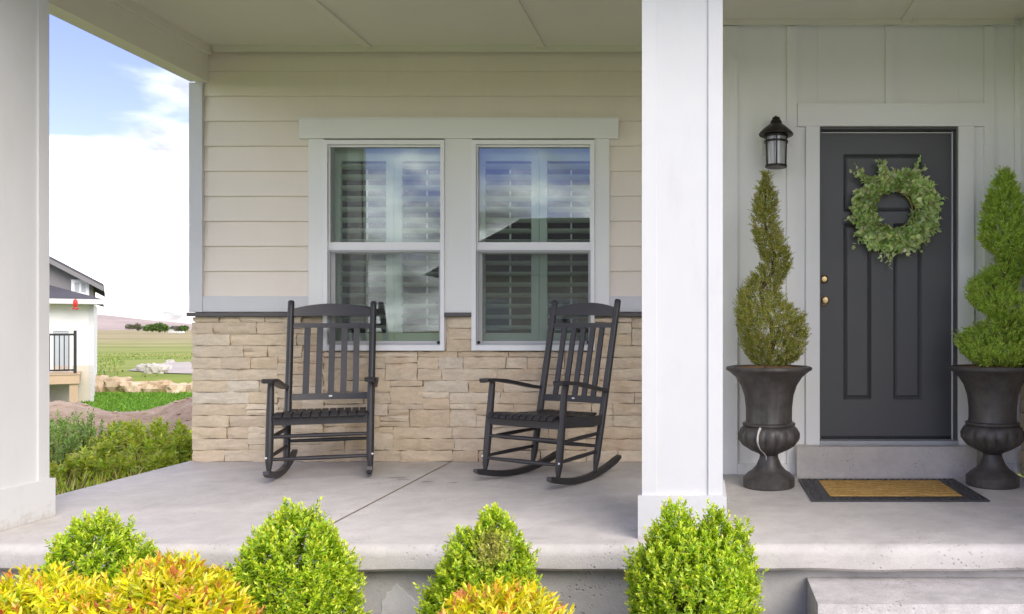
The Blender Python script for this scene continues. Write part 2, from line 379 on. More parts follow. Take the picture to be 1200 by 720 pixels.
M_ROAD = ground_mat('asphalt', [(0.35, (0.045, 0.045, 0.046)), (0.65, (0.065, 0.064, 0.063))], 30, 0.3)

# ------------------------------------------------------------------ ground
def smooth(a, b, x):
    t = np.clip((x-a)/(b-a), 0, 1); return t*t*(3-2*t)
HY = [-400, 4, 9, 11, 14.5, 17, 25.3, 26.2, 29, 60, 150, 300, 600, 1200, 2600]
HZ = [-0.42, -0.42, -0.52, -0.58, -0.75, -0.90, -0.98, -0.62, -0.58, -1.05, -1.75, -1.6, -0.7, -0.5, 3.0]
def height(x, y): return np.interp(y, HY, HZ)
def grid_sheet(name, xs, ys, hf, m, parent=None):
    X, Y = np.meshgrid(xs, ys); Z = hf(X, Y)
    v = np.stack([X, Y, Z], -1).reshape(-1, 3); nx = len(xs); f = []
    for j in range(len(ys)-1):
        for i in range(nx-1): a = j*nx+i; f.append((a, a+1, a+nx+1, a+nx))
    me = bpy.data.meshes.new(name); me.from_pydata(v.tolist(), [], f); me.materials.append(m); me.shade_smooth()
    return struct(link(name, me, parent))
xs = np.concatenate([[-3000, -1500, -800, -400, -200, -100, -60], np.arange(-40, 20, 2.0), [20, 40, 80, 200, 600, 2000]])
ys = np.concatenate([[-400, -100, -40], np.arange(-20, 32, 1.0), [36, 45, 60, 80, 110, 150, 220, 300, 450, 600, 900, 1200, 2600]])
grid_sheet('ground', xs, ys, lambda x, y: height(x, y), M_FIELD)
grid_sheet('planting_bed', np.linspace(-6.5, 3.5, 60), np.linspace(1.4, 3.9, 20),
           lambda x, y: height(x, y)+0.02+0.02*np.sin(x*9+y*5)*np.sin(y*13-x*3), M_SOIL)
def n2d(x, y, s, o=0): return np.vectorize(lambda a, b: mnoise.fractal(Vector((a*s+o, b*s, 1.3)), 0.9, 2.0, 5))(x, y)
def mound(x, y):
    yc = 12.7 + 0.25*np.sin(x*1.3)
    prof = np.exp(-((y-yc)/1.25)**2)
    px = CX + x*F/np.maximum(y, 5)
    h = 0.30 + 0.22*np.exp(-((px-70)/45)**2) + 0.26*np.exp(-((px-225)/34)**2)
    return height(x, y) + 0.015 + prof*h + 0.07*n2d(x, y, 1.6)*np.exp(-((y-yc)/2.2)**2) + 0.03*n2d(x, y, 6, 9)
grid_sheet('dirt_mound', np.linspace(-14, -5, 110), np.linspace(7.5, 16.0, 100), mound, M_DIRT)
grid_sheet('lawn', np.linspace(-32, -6, 60), np.linspace(15.6, 25.3, 40), lambda x, y: height(x, y)+0.012, M_LAWN)
grid_sheet('front_lawn', np.linspace(-26, 26, 20), np.linspace(-14, 1.5, 12), lambda x, y: height(x, y)+0.01, M_LAWN)
grid_sheet('bounce_driveway', np.linspace(2.6, 9.5, 12), np.linspace(-14.1, 2.9, 12), lambda x, y: height(x, y)+0.03, M_CONC2)  # unseen pale concrete, added to bounce light into the porch
grid_sheet('bounce_front_walk', np.linspace(0.4, 2.4, 8), np.linspace(-14.1, 3.09, 12), lambda x, y: height(x, y)+0.034, M_CONC2)  # added out of view as a second pale surface for bounce
grid_sheet('road', np.linspace(-120, 120, 20), np.linspace(-21, -14.2, 4), lambda x, y: height(x, y)-0.05+0.065, M_ROAD)
# gravel patch on the meadow and far hills
px0 = [(150, 434), (175, 427), (222, 424), (235, 432), (225, 438), (185, 437)]
gv = []
for a, b in px0:
    Y = 36.0
    for _ in range(40): Y = (EYE-float(height(0, Y))-0.03)*F/(b-CY)
    gv.append((XX(a, Y), Y, float(height(0, Y))+0.03))
me = bpy.data.meshes.new('gravel_patch'); me.from_pydata(gv, [], [list(range(len(gv)))]); me.materials.append(M_GRAVEL); struct(link('gravel_patch', me))
def hillf(x, y):
    px = CX + x*F/y
    top = np.interp(px, [-600, 60, 120, 165, 200, 240, 500, 1500], [362, 366, 369, 374, 377.5, 381, 376, 370])
    z0 = np.interp(y, HY, HZ)-3
    zt = EYE + (CY-top)*1700/F
    return z0 + (zt-z0)*smooth(1150, 1700, y)*(1+0.05*np.sin(x*0.02)*np.sin(y*0.011)) 
grid_sheet('hills', np.linspace(-2600, 1600, 140), np.linspace(1100, 1900, 30), hillf, M_HILL)

# ------------------------------------------------------------------ porch slab, foundation, steps
SL, SR, SF, SB = -3.87, 2.13, 3.745, 6.16
def slab():
    prof = []                                     # y, z profile of the bull-nosed front
    rad = 0.05
    for k in range(7):
        a = R(90)*k/6; prof.append((SF+rad-rad*math.sin(a), -rad+rad*math.cos(a)))
    prof += [(SF, -0.105), (SF+0.012, -0.118)]
    b = MB(); xs_ = np.concatenate([[SL, SL+0.006], np.linspace(SL+0.1, SR, 56)])
    rows = []
    for i, x in enumerate(xs_):
        wob = 0.004*math.sin(x*5.3)+0.003*math.sin(x*13.1+1)
        rows.append([b.bm.verts.new((x, SB, 0))]+[b.bm.verts.new((x, y+wob*(1 if k > 2 else 0.4), z+0.6*wob*(1 if k > 3 else 0))) for k, (y, z) in enumerate(prof)]+[b.bm.verts.new((x, SB, -0.118))])
    for a, c in zip(rows, rows[1:]):
        for k in range(len(a)-1): b.bm.faces.new((a[k], c[k], c[k+1], a[k+1]))
    b.bm.faces.new(rows[0]); b.bm.faces.new(rows[-1][::-1])
    return b.build('porch_slab', M_CONC)
sb = struct(slab())
# control joint across the slab: a tooled groove laid as a thin dark strip
JX = -1.895
struct(MB().box(JX-0.006, JX+0.006, SF+0.05, 6.10, -0.004, 0.0012).build('control_joint', M_MORTAR, None))
for k, (x, y, a, w) in enumerate(((-2.05, 5.46, 0.075, 0.035), (-1.98, 5.40, 0.05, 0.02), (-1.80, 5.32, 0.045, 0.025), (-1.62, 5.28, 0.035, 0.02))):
    b = MB(); n = 14
    ring = [(x+a*math.cos(2*math.pi*i/n)*(0.7+0.5*random.random()), y+w*math.sin(2*math.pi*i/n)*(0.7+0.5*random.random()), 0.0008) for i in range(n)]
    b.bm.faces.new([b.bm.verts.new(p) for p in ring]); b.build('water_stain', M_STAIN, sb)
struct(B('foundation', M_FOUND, None, SL+0.05, SR, SF+0.075, 6.2, -0.6, -0.119, 0))
pg = [(446, 722), (448, 712), (447, 705), (451, 702), (453, 695), (458, 693), (461, 687), (465, 684), (468, 689), (473, 691), (476, 697), (482, 700), (485, 705), (491, 707), (493, 714), (497, 722)]
b = MB(); b.prism([P(x, y, SF+0.068) for x, y in pg], (0, 0.01, 0)); b.build('parging_patch', M_PARGE, bpy.data.objects['foundation'])
# steps
b = MB(); b.box(0.475, SR+0.9, 3.44, SF+0.074, -0.42, -0.165); st = struct(b.build('concrete_step', M_CONC2, None, 0.022, seg=3))
st2 = struct(MB().box(0.44, SR+0.9, 3.10, 3.4395, -0.44, -0.33).build('concrete_step', M_CONC2, None, 0.02, seg=3))
WE = 5.59
ds = struct(MB().box(XX(934, 5.46), XX(1145, 5.46), 5.46, WE+0.06, 0.0005, 0.205).build('door_step', M_CONC, None, 0.012, seg=2))

# ------------------------------------------------------------------ house shell behind the walls
WS = 6.10                                        # plane of the siding wall
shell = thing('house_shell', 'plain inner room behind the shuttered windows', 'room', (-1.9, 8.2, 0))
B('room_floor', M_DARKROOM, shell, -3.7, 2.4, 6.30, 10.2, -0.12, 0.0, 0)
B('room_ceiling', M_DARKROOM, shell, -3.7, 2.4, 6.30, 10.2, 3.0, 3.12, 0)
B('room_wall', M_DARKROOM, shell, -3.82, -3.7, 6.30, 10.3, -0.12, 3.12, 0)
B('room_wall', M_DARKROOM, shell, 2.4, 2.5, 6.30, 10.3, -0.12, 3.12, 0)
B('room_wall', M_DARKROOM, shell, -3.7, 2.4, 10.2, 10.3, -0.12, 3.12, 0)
CEIL = 3.10
# roof over porch and house
roof = thing('porch_roof', 'shingled roof above the porch ceiling', 'roof', (-0.9, 5, CEIL+0.05))
MB().hexa([(-4.25, 3.25, CEIL+0.05), (3.4, 3.25, CEIL+0.05), (3.4, 10.6, CEIL+0.05), (-4.25, 10.6, CEIL+0.05),
           (-4.25, 3.25, CEIL+0.12), (3.4, 3.25, CEIL+0.12), (3.4, 10.6, CEIL+2.2), (-4.25, 10.6, CEIL+2.2)]).build('roof_deck', M_SHINGLE, roof)
B('fascia', M_WHITE, roof, -4.27, 3.42, 3.22, 3.249, CEIL-0.04, CEIL+0.13)

# ceiling
ceil = struct(B('porch_ceiling', M_CEIL, None, -4.2, 3.3, 3.25, 6.2, CEIL, CEIL+0.045, 0))
cb_x = [-2.50, -1.215, 0.07, 1.36]
cuts = [-3.66]+cb_x+[2.10]
for a, c in zip(cuts, cuts[1:]): B('ceiling_panel', M_CEIL, ceil, a+0.004, c-0.004, 4.28, 6.06 if c <= 0.08 else 5.55, CEIL-0.010, CEIL+0.002, 0)
for x in cb_x: B('ceiling_batten', M_CEIL, ceil, x-0.032, x+0.032, 4.28, 6.055 if x < 0 else 5.555, CEIL-0.026, CEIL-0.008)
B('crown_trim', M_CEIL, ceil, -3.64, 0.02, 6.055, 6.085, CEIL-0.050, CEIL-0.003)
B('crown_trim', M_CEIL, ceil, 0.05, 2.10, WE-0.045, WE-0.021, CEIL-0.045, CEIL-0.003)

# beams
bl = thing('porch_beam', 'painted beam along the open side of the porch, from corner column to siding wall', 'beam', (-3.75, 5.1, 2.825))
B('beam_casing', M_CEIL, bl, -3.815, -3.685, 4.24, 6.075, 2.825, CEIL-0.001)
B('beam_trim', M_CEIL, bl, -3.684, -3.655, 4.24, 6.075, CEIL-0.075, CEIL-0.002)
bf = thing('porch_beam', 'painted front beam carried by the two white columns', 'beam', (-0.9, 4.05, 2.825))
B('beam_casing', M_TRIM, bf, -3.84, 2.13, 3.93, 4.235, 2.825, CEIL-0.001)

# columns
def column(label, x0, x1, y0, y1):
    t = thing('porch_column', label, 'column', ((x0+x1)/2, (y0+y1)/2, 0), 'white porch columns')
    i = 0.018
    B('plinth', M_WHITE, t, x0, x1, y0, y1, 0.001, 0.203, 0.004)
    s0, s1, t0, t1 = x0+i, x1-i, y0+i, y1-i
    B('shaft', M_WHITE, t, s0+0.009, s1-0.009, t0+0.009, t1-0.009, 0.19, 2.824, 0.002)
    w = 0.068
    for ax in (s0, s1-w):
        for yy in (t0, t1-0.02): B('corner_board', M_WHITE, t, ax, ax+w, yy, yy+0.02, 0.2035, 2.822, 0.002)
    for ay0, ay1 in ((t0+0.0205, t0+w), (t1-w, t1-0.0205)):
        for xx in (s0, s1-0.02): B('corner_board', M_WHITE, t, xx, xx+0.02, ay0, ay1, 0.2035, 2.822, 0.002)
    return t
column('white panelled porch column at the open corner beside the weeds and neighbouring house', -3.855, -3.44, 3.865, 4.34)
column('white panelled porch column between the rocking chairs and the front door', XX(747.5, 3.863), XX(851.5, 3.863), 3.863, 4.285)

# ------------------------------------------------------------------ siding wall
sw = thing('siding_wall', 'greige horizontal lap siding wall above the stone, around the twin windows', 'wall', (-1.85, WS, 0))
WX0, WX1 = XX(362, WS), XX(714, WS)              # trim opening
W1 = (XX(380, WS), XX(521.5, WS)); W2 = (XX(553.5, WS), XX(697, WS)); WZ0, WZ1 = ZZ(411, WS), ZZ(165, WS)
SX0, SX1 = XX(238, WS), 0.05
step, zb = 0.1865, 1.236
k = 0
zs = [zb]
while zs[-1] < CEIL-0.02: zs.append(ZZ(141.5, WS)-7*step+step*len(zs) if True else 0)
zs = [zb]+[ZZ(141.5, WS)+step*j for j in range(-6, 5)]
zs = [z for z in zs if z < CEIL-0.03]+[CEIL-0.002]
HEADZ = ZZ(140.5, WS)
def plank(x0, x1, z0, z1):
    y = WS+0.028
    MB().hexa([(x0, y-0.020, z0), (x1, y-0.020, z0), (x1, y-0.008, z0), (x0, y-0.008, z0),
               (x0, y-0.004, z1+0.012), (x1, y-0.004, z1+0.012), (x1, y+0.006, z1+0.012), (x0, y+0.006, z1+0.012)]).build('siding_plank', M_SIDING, sw)
for z0, z1 in zip(zs, zs[1:]):
    if z0 < HEADZ-0.03:
        plank(SX0, WX0+0.01, z0, z1); plank(WX1-0.01, SX1, z0, z1)
    else:
        plank(SX0, SX1, z0, z1)
# backing with window openings
yb0, yb1 = WS+0.040, WS+0.2
for a in ((-3.82, W1[0], 0, 3.1), (W1[1], W2[0], 0, 3.1), (W2[1], 0.3, 0, 3.1), (W1[0], W1[1], 0, WZ0), (W2[0], W2[1], 0, WZ0), (W1[0], W1[1], WZ1, 3.1), (W2[0], W2[1], WZ1, 3.1)):
    B('wall_backing', M_MORTAR if a[3] < 1 else M_SIDING, sw, a[0], a[1], yb0, yb1, a[2], a[3], 0)
B('corner_board', M_WHITE, sw, XX(222.5, WS), SX0-0.001, WS-0.012, WS+0.3, ZZ(366, WS)+0.001, 2.824)
for a, c in ((SX0, WX0-0.001), (WX1+0.001, SX1)): B('band_board', M_WHITE, sw, a, c, WS-0.006, WS+0.03, ZZ(365.5, WS), zb-0.001)
# return wall between siding wall and entry wall
B('return_panel', M_PANEL, sw, 0.05, 0.09, WE+0.03, WS+0.03, 0, CEIL-0.002)

# ------------------------------------------------------------------ stone wainscot
def stone_mesh(w, h, d, seed):
    rs = random.Random(seed)
    nx, ny = max(3, min(7, int(w/0.05))), 3 if h > 0.06 else 2
    bm = bmesh.new(); g = []
    px = [0]+[(i+rs.uniform(-.2, .2))/nx for i in range(1, nx)]+[1]
    py = [0]+[(i+rs.uniform(-.2, .2))/ny for i in range(1, ny)]+[1]
    tilt, tilt2 = rs.uniform(-0.006, 0.006), rs.uniform(-0.004, 0.006)
    c = rs.random()*50
    for j in range(ny+1):
        row = []
        for i in range(nx+1):
            edge = (i in (0, nx)) + (j in (0, ny))
            x = px[i]*w; z = py[j]*h
            jit = 0.0035
            x += rs.uniform(-jit, jit); z += rs.uniform(-jit, jit)
            fr = 0.010*mnoise.noise(Vector((x*14+c, z*22, seed))) + rs.uniform(-0.0045, 0.0045)
            y = -d + fr + tilt*(px[i]-0.5)*2 + tilt2*(py[j]-0.5)*2 + (0.005 if edge else 0)+(0.003 if edge == 2 else 0)
            row.append(bm.verts.new((x, y, z)))
        g.append(row)
    for j in range(ny):
        for i in range(nx): bm.faces.new((g[j][i], g[j][i+1], g[j+1][i+1], g[j+1][i]))
    rim = g[0]+[r[-1] for r in g[1:]]+g[-1][-2::-1]+[r[0] for r in g[-2:0:-1]]
    back = [bm.verts.new((v.co.x, 0.03, v.co.z)) for v in rim]
    for i in range(len(rim)):
        k = (i+1) % len(rim); bm.faces.new((rim[k], rim[i], back[i], back[k]))
    bm.faces.new(back)
    bmesh.ops.recalc_face_normals(bm, faces=bm.faces)
    me = bpy.data.meshes.new('stone'); bm.to_mesh(me); bm.free(); me.materials.append(M_STONE)
    me.shade_smooth(); me.set_sharp_from_angle(angle=R(24))
    return me
def pack(width, topz, blocked, seed):
    rs = random.Random(seed); U = 0.0435; CW = 0.02
    nc, nr = int(width/CW), int(round(topz/U)); U = topz/nr
    occ = np.zeros((nr, nc), bool)
    for x0, x1, z0, z1 in blocked: occ[int(round(z0/U)):int(round(z1/U)), int(round(x0/CW)):int(round(x1/CW))] = True
    out = []
    for r in range(nr):
        c = 0
        while c < nc:
            if occ[r, c]: c += 1; continue
            h = rs.choice((1, 2, 2, 2, 2, 2, 3)) if r % 2 == 0 else rs.choice((1, 1, 2, 2))
            h = min(h, nr-r); run = 0
            while c+run < nc and not occ[r, c+run]: run += 1
            w = int(rs.uniform(7, 15) if h == 1 else rs.uniform(8, 26) if h == 2 else rs.uniform(8, 18))
            if run-w < 5: w = run if run < 30 else run//2
            w = min(w, run)
            while h > 1 and occ[r:r+h, c:c+w].any(): h -= 1
            occ[r:r+h, c:c+w] = True
            out.append((c*CW, r*U, w*CW, h*U)); c += w
    return out
STX0, STZ = XX(224, WS), ZZ(371, WS)
stw = thing('stone_wainscot', 'tan stacked ledge stone wall below the siding, behind the rocking chairs', 'stone wall', (STX0, WS, 0))
def rel(w): return (w[0]-STX0-0.0, w[1]-STX0+0.0, WZ0, STZ+0.2)
g = 0.0016
for i, (x, z, w, h) in enumerate(pack(SX1-STX0, STZ, [rel(W1), rel(W2)], 5)):
    if z+h > STZ-0.001: h -= 0.004
    o = link('stone', stone_mesh(w-2*g, h-2*g, random.choice((0.002, 0.006, 0.010, 0.014, 0.004)), i), stw)
    o.location = (x+g, 0.012, z+g)
for a, c in ((STX0-0.016, W1[0]-0.004), (W1[1]+0.002, W2[0]-0.002), (W2[1]+0.004, SX1)):
    B('ledge_cap', M_CAP, stw, a, c, WS-0.028, WS+0.03, STZ, STZ+0.028)
# garage side wall at the right of the entry
GX = 2.125
gw = thing('garage_side_wall', 'side wall with tan ledge stone base and pale panels beside the entry', 'wall', (GX, WE, 0))
B('wall_panel', M_PANEL, gw, GX+0.02, GX+0.2, 3.0, WE+0.2, 1.10, CEIL)
B('wall_backing', M_MORTAR, gw, GX+0.035, GX+0.2, 3.0, WE+0.2, 0.0, 1.095, 0)
B('ledge_cap', M_CAP, gw, GX-0.03, GX+0.1, 3.0, WE-0.025, 1.075, 1.099)
for i, (x, z, w, h) in enumerate(pack(1.4, 1.072, [], 9)):
    o = link('stone', stone_mesh(w-2*g, h-2*g, random.choice((0.0, 0.006, 0.012, 0.018)), 500+i), gw)
    o.location = (0.02, -0.03-x-g, z+g); o.rotation_euler = (0, 0, R(-90))
# ------------------------------------------------------------------ window trim, windows, shutters
wt = thing('window_trim', 'off white head, side and centre casing boards around the twin windows', 'window trim', (XX(538, WS), WS, 1.1))
CZ = zb-0.002
B('head_casing', M_TRIM, wt, XX(352, WS), XX(725, WS), WS-0.022, WS+0.03, ZZ(163, WS), HEADZ)
B('side_casing', M_TRIM, wt, WX0, W1[0]-0.001, WS-0.008, WS+0.03, CZ-0.13, ZZ(163, WS)-0.001)
B('side_casing', M_TRIM, wt, W2[1]+0.001, WX1, WS-0.008, WS+0.03, CZ-0.13, ZZ(163, WS)-0.001)
B('centre_casing', M_TRIM, wt, W1[1]+0.001, W2[0]-0.001, WS-0.008, WS+0.03, STZ+0.029, ZZ(163, WS)-0.001)
B('drip_cap', M_TRIM, wt, XX(351, WS), XX(726, WS), WS-0.030, WS+0.02, HEADZ+0.0005, HEADZ+0.010)
def frame4(name, m, parent, x0, x1, z0, z1, y0, y1, wl, wr, wb, wtp, bev=0.002):
    b = MB(); b.box(x0, x0+wl, y0, y1, z0, z1); b.box(x1-wr, x1, y0, y1, z0, z1)
    b.box(x0+wl, x1-wr, y0+0.0006, y1-0.0006, z0, z0+wb); b.box(x0+wl, x1-wr, y0+0.0006, y1-0.0006, z1-wtp, z1)
    return b.build(name, m, parent, bev)
def window(label, x0, x1):
    t = thing('window', label, 'window', ((x0+x1)/2, WS, WZ0))
    frame4('window_frame', M_VINYL, t, x0, x1, WZ0, WZ1, WS-0.024, WS+0.10, 0.032, 0.028, 0.040, 0.032)
    zr1, zr0 = ZZ(283, WS), ZZ(295, WS)
    us = frame4('upper_sash', M_VINYL, t, x0+0.0325, x1-0.0285, zr0+0.012, WZ1-0.0325, WS+0.006, WS+0.036, 0.009, 0.009, 0.058, 0.014)
    MB().box(x0+0.036, x1-0.032, WS+0.018, WS+0.024, zr0+0.05, WZ1-0.04).build('pane', M_GLASS, us, 0, 0)
    ls = frame4('lower_sash', M_VINYL, t, x0+0.0325, x1-0.0285, WZ0+0.0405, zr0+0.04, WS+0.040, WS+0.068, 0.030, 0.026, 0.03, 0.05)
    MB().box(x0+0.055, x1-0.05, WS+0.050, WS+0.056, WZ0+0.06, zr0+0.005).build('pane', M_GLASS, ls, 0, 0)
    sc = frame4('insect_screen', M_SCREENFRAME, t, x0+0.034, x1-0.030, WZ0+0.042, zr0+0.010, WS-0.006, WS+0.005, 0.013, 0.013, 0.014, 0.012, 0.001)
    b = MB(); v = [b.bm.verts.new(p) for p in ((x0+0.04, WS, WZ0+0.05), (x1-0.036, WS, WZ0+0.05), (x1-0.036, WS, zr0), (x0+0.04, WS, zr0))]; b.bm.faces.new(v)
    b.build('mesh', M_SCREEN, sc, 0, 0)
    for xc in (x0+0.05, x1-0.046):
        b = MB(); b.tube([(xc, WS-0.0065, WZ0+0.06), (xc, WS-0.012, WZ0+0.06)], 0.012, 12); b.build('screen_clip', M_IRON, sc)
    return t
window('white double-hung window with louvered shutters, half behind the rocker nearer the porch corner', *W1)
window('white double-hung window with louvered shutters, behind the rocker nearer the front door', *W2)
YS = WS+0.17
def shutter(label, x0, x1, z0, z1):
    t = thing('plantation_shutter', label, 'shutter', ((x0+x1)/2, YS, z0), 'plantation shutter panels in the windows')
    w = 0.058
    B('stile', M_SHUTTER, t, x0, x0+w, YS-0.014, YS+0.014, z0, z1); B('stile', M_SHUTTER, t, x1-w, x1, YS-0.014, YS+0.014, z0, z1)
    B('rail', M_SHUTTER, t, x0+w, x1-w, YS-0.013, YS+0.013, z0, z0+0.10); B('rail', M_SHUTTER, t, x0+w, x1-w, YS-0.013, YS+0.013, z1-0.12, z1)
    za, zc = z0+0.10, z1-0.12; n = 16; dz = (zc-za)/n
    ang = R(-20); lw = 0.086
    b = MB(); ring = []
    for k in range(10):
        a = 2*math.pi*k/10; u, v = math.cos(a)*lw/2, math.sin(a)*0.0055
        ring.append((x0+w+0.002, YS+u*math.cos(ang)-v*math.sin(ang), u*math.sin(ang)+v*math.cos(ang)))
    b.prism(ring, (x1-x0-2*w-0.004, 0, 0))
    lo = b.build('louver', M_SHUTTER, None)
    o0 = Vector(t.location)
    for k in range(n):
        o = lo if k == 0 else lo.copy()
        if k: COL.objects.link(o)
        o.parent = t; o.location = Vector((0, 0, za+dz*(k+0.5)))-o0
    B('tilt_rod', M_SHUTTER, t, (x0+x1)/2-0.006, (x0+x1)/2+0.006, YS+0.050, YS+0.062, za+0.03, zc-0.03)
    return t
SZ0, SZ1 = WZ0+0.03, WZ1+0.0
for (x0, x1), nm in ((W1, 'nearer the porch corner'), (W2, 'nearer the front door')):
    xm = (x0+x1)/2+0.01
    shutter('white louvered shutter panel, outer half of the window '+nm if nm[7:] == 'the porch corner' else 'white louvered shutter panel beside the centre casing, window '+nm, x0-0.005, xm-0.002, SZ0, SZ1)
    shutter('white louvered shutter panel beside the centre casing, window '+nm if nm[7:] == 'the porch corner' else 'white louvered shutter panel, outer half of the window '+nm, xm+0.002, x1+0.02, SZ0, SZ1)

# ------------------------------------------------------------------ entry wall
ew = thing('entry_wall', 'pale board and batten wall around the charcoal front door', 'wall', (1.1, WE, 0))
DX0, DX1, DZ1 = XX(960, WE), XX(1122, WE), ZZ(149, WE)
HZ0, HZ1 = DZ1, ZZ(122, WE)
def pnl(x0, x1, z0, z1): B('wall_panel', M_PANEL, ew, x0, x1, WE, WE+0.03, z0, z1, 0)
ZB = 0.075
bx = [(XX(864, WE), XX(922, WE)), (XX(934, WE), DX0-0.03), (DX1+0.03, XX(1152, WE)), (XX(1164, WE), GX+0.02)]
for a, c in bx: pnl(a-0.02, c+0.02, 0.001, CEIL-0.001)
pnl(DX0-0.009, XX(1043, WE)-0.0005, DZ1+0.02, CEIL-0.001); pnl(XX(1043, WE), DX1+0.009, DZ1+0.02, CEIL-0.001)
bt = 0.02
B('corner_board', M_PANEL, ew, 0.048, XX(864, WE), WE-bt, WE+0.028, 0.002, CEIL-0.05)
for a, c, z0 in ((922, 933.5, ZB+0.001), (1037, 1048.5, HZ1+0.001), (1152.5, 1164, ZB+0.001), (1188, 1196, ZB+0.001)):
    B('batten', M_PANEL, ew, XX(a, WE), XX(c, WE), WE-bt, WE-0.0005, z0, CEIL-0.05)
B('base_board', M_PANEL, ew, XX(864, WE)+0.001, XX(944, WE), WE-bt-0.002, WE-0.0005, 0.002, ZB)
B('base_board', M_PANEL, ew, XX(1141, WE), GX-0.004, WE-bt-0.002, WE-0.0005, 0.002, ZB)
ec = thing('door_casing', 'pale flat casing boards framing the charcoal front door', 'door trim', ((DX0+DX1)/2, WE, 0.2))
B('side_casing', M_PANEL, ec, XX(944, WE), DX0, WE-0.026, WE+0.028, 0.2055, HZ0-0.001)
B('side_casing', M_PANEL, ec, DX1, XX(1140, WE), WE-0.026, WE+0.028, 0.2055, HZ0-0.001)
B('head_casing', M_PANEL, ec, XX(934, WE), XX(1152, WE), WE-0.030, WE+0.028, HZ0, HZ1)
B('threshold', M_SCREENFRAME, ec, DX0+0.001, DX1-0.001, WE-0.03, WE+0.16, 0.206, 0.230)
# dark jamb
jb = MB(); jb.box(DX0+0.0005, DX0+0.012, WE-0.004, WE+0.16, 0.2305, DZ1-0.001); jb.box(DX1-0.012, DX1-0.0005, WE-0.004, WE+0.16, 0.2305, DZ1-0.001); jb.box(DX0+0.0121, DX1-0.0121, WE-0.0035, WE+0.16, DZ1-0.014, DZ1-0.0011)
jb.build('jamb', M_DOOR, ec, 0.001)
YD = WE+0.075
dl, dr, dz0, dz1 = DX0+0.0135, DX1-0.020, 0.236, DZ1-0.028
b = MB(); b.box(DX0+0.0125, dl-0.0005, YD-0.012, YD+0.03, 0.231, DZ1-0.0145); b.box(dr+0.0015, dr+0.0075, YD-0.012, YD+0.03, 0.231, DZ1-0.0145); b.box(dl, dr, YD-0.0125, YD+0.03, dz1+0.002, dz1+0.008)
b.build('weatherstrip', M_VINYL, ec, 0)
# ------------------------------------------------------------------ front door
fd = thing('front_door', 'charcoal panelled front door with brass knob and green wreath', 'door', ((dl+dr)/2, YD, 0.236))
def dX(p): return XX(p, YD)
def dZ(p): return ZZ(p, YD)
B('door_slab', M_DOOR, fd, dl, dr, YD+0.016, YD+0.044, dz0, dz1, 0)
pz = (dZ(181), dZ(248)); lz = (dZ(262), dZ(468)); xa, xb, xc, xd = dX(988.5), dX(1021), dX(1047), dX(1080)
B('stile', M_DOOR, fd, dl, xa, YD, YD+0.0155, dz0, dz1, 0.002); B('stile', M_DOOR, fd, xd, dr, YD, YD+0.0155, dz0, dz1, 0.002)
B('rail', M_DOOR, fd, xa, xd, YD+0.0003, YD+0.0155, dz0, lz[1], 0); B('rail', M_DOOR, fd, xa, xd, YD+0.0003, YD+0.0155, lz[0], pz[1], 0); B('rail', M_DOOR, fd, xa, xd, YD+0.0003, YD+0.0155, pz[0], dz1, 0)
B('mullion', M_DOOR, fd, xb, xc, YD+0.0003, YD+0.0155, lz[1], lz[0], 0)
for x0, x1, z0, z1 in ((xa, xd, pz[1], pz[0]), (xa, xb, lz[1], lz[0]), (xc, xd, lz[1], lz[0])):
    mo = 0.014; b = MB()
    o_ = [(x0, z0), (x1, z0), (x1, z1), (x0, z1)]; i_ = [(x0+mo, z0+mo), (x1-mo, z0+mo), (x1-mo, z1-mo), (x0+mo, z1-mo)]; j_ = [(x0+2*mo, z0+2*mo), (x1-2*mo, z0+2*mo), (x1-2*mo, z1-2*mo), (x0+2*mo, z1-2*mo)]
    ro = [b.bm.verts.new((x, YD-0.003, z)) for x, z in o_]; ri = [b.bm.verts.new((x, YD+0.0145, z)) for x, z in i_]; rj = [b.bm.verts.new((x, YD+0.006, z)) for x, z in j_]
    for k in range(4):
        b.bm.faces.new((ro[k], ro[(k+1) % 4], ri[(k+1) % 4], ri[k])); b.bm.faces.new((ri[k], ri[(k+1) % 4], rj[(k+1) % 4], rj[k]))
    b.bm.faces.new(rj); b.build('door_panel', M_DOOR, fd, 0, 20)
def turned(name, m, parent, c, prof, n=24):       # lathe with its axis along -Y at c
    b = MB(); b.lathe(prof, n)
    bmesh.ops.rotate(b.bm, verts=b.bm.verts, cent=(0,0,0), matrix=Matrix.Rotation(R(90), 3, 'X')); bmesh.ops.translate(b.bm, verts=b.bm.verts, vec=c)
    return b.build(name, m, parent)
kx = dX(965.5)
turned('deadbolt', M_BRASS, fd, (kx, YD-0.0005, dZ(327.5)), [(0.031, 0), (0.031, 0.006), (0.026, 0.012), (0.020, 0.016), (0.018, 0.022), (0.003, 0.024)])
kn = turned('knob_rose', M_BRASS, fd, (kx, YD-0.0005, dZ(352.5)), [(0.034, 0), (0.033, 0.006), (0.026, 0.010), (0.012, 0.014), (0.011, 0.035), (0.022, 0.042), (0.028, 0.052), (0.028, 0.062), (0.020, 0.070), (0.003, 0.073)])
kn.name = 'door_knob'
B('door_sweep', M_IRON, fd, dl+0.002, dr-0.002, YD-0.004, YD+0.0005, dz0-0.005, dz0+0.016, 0)

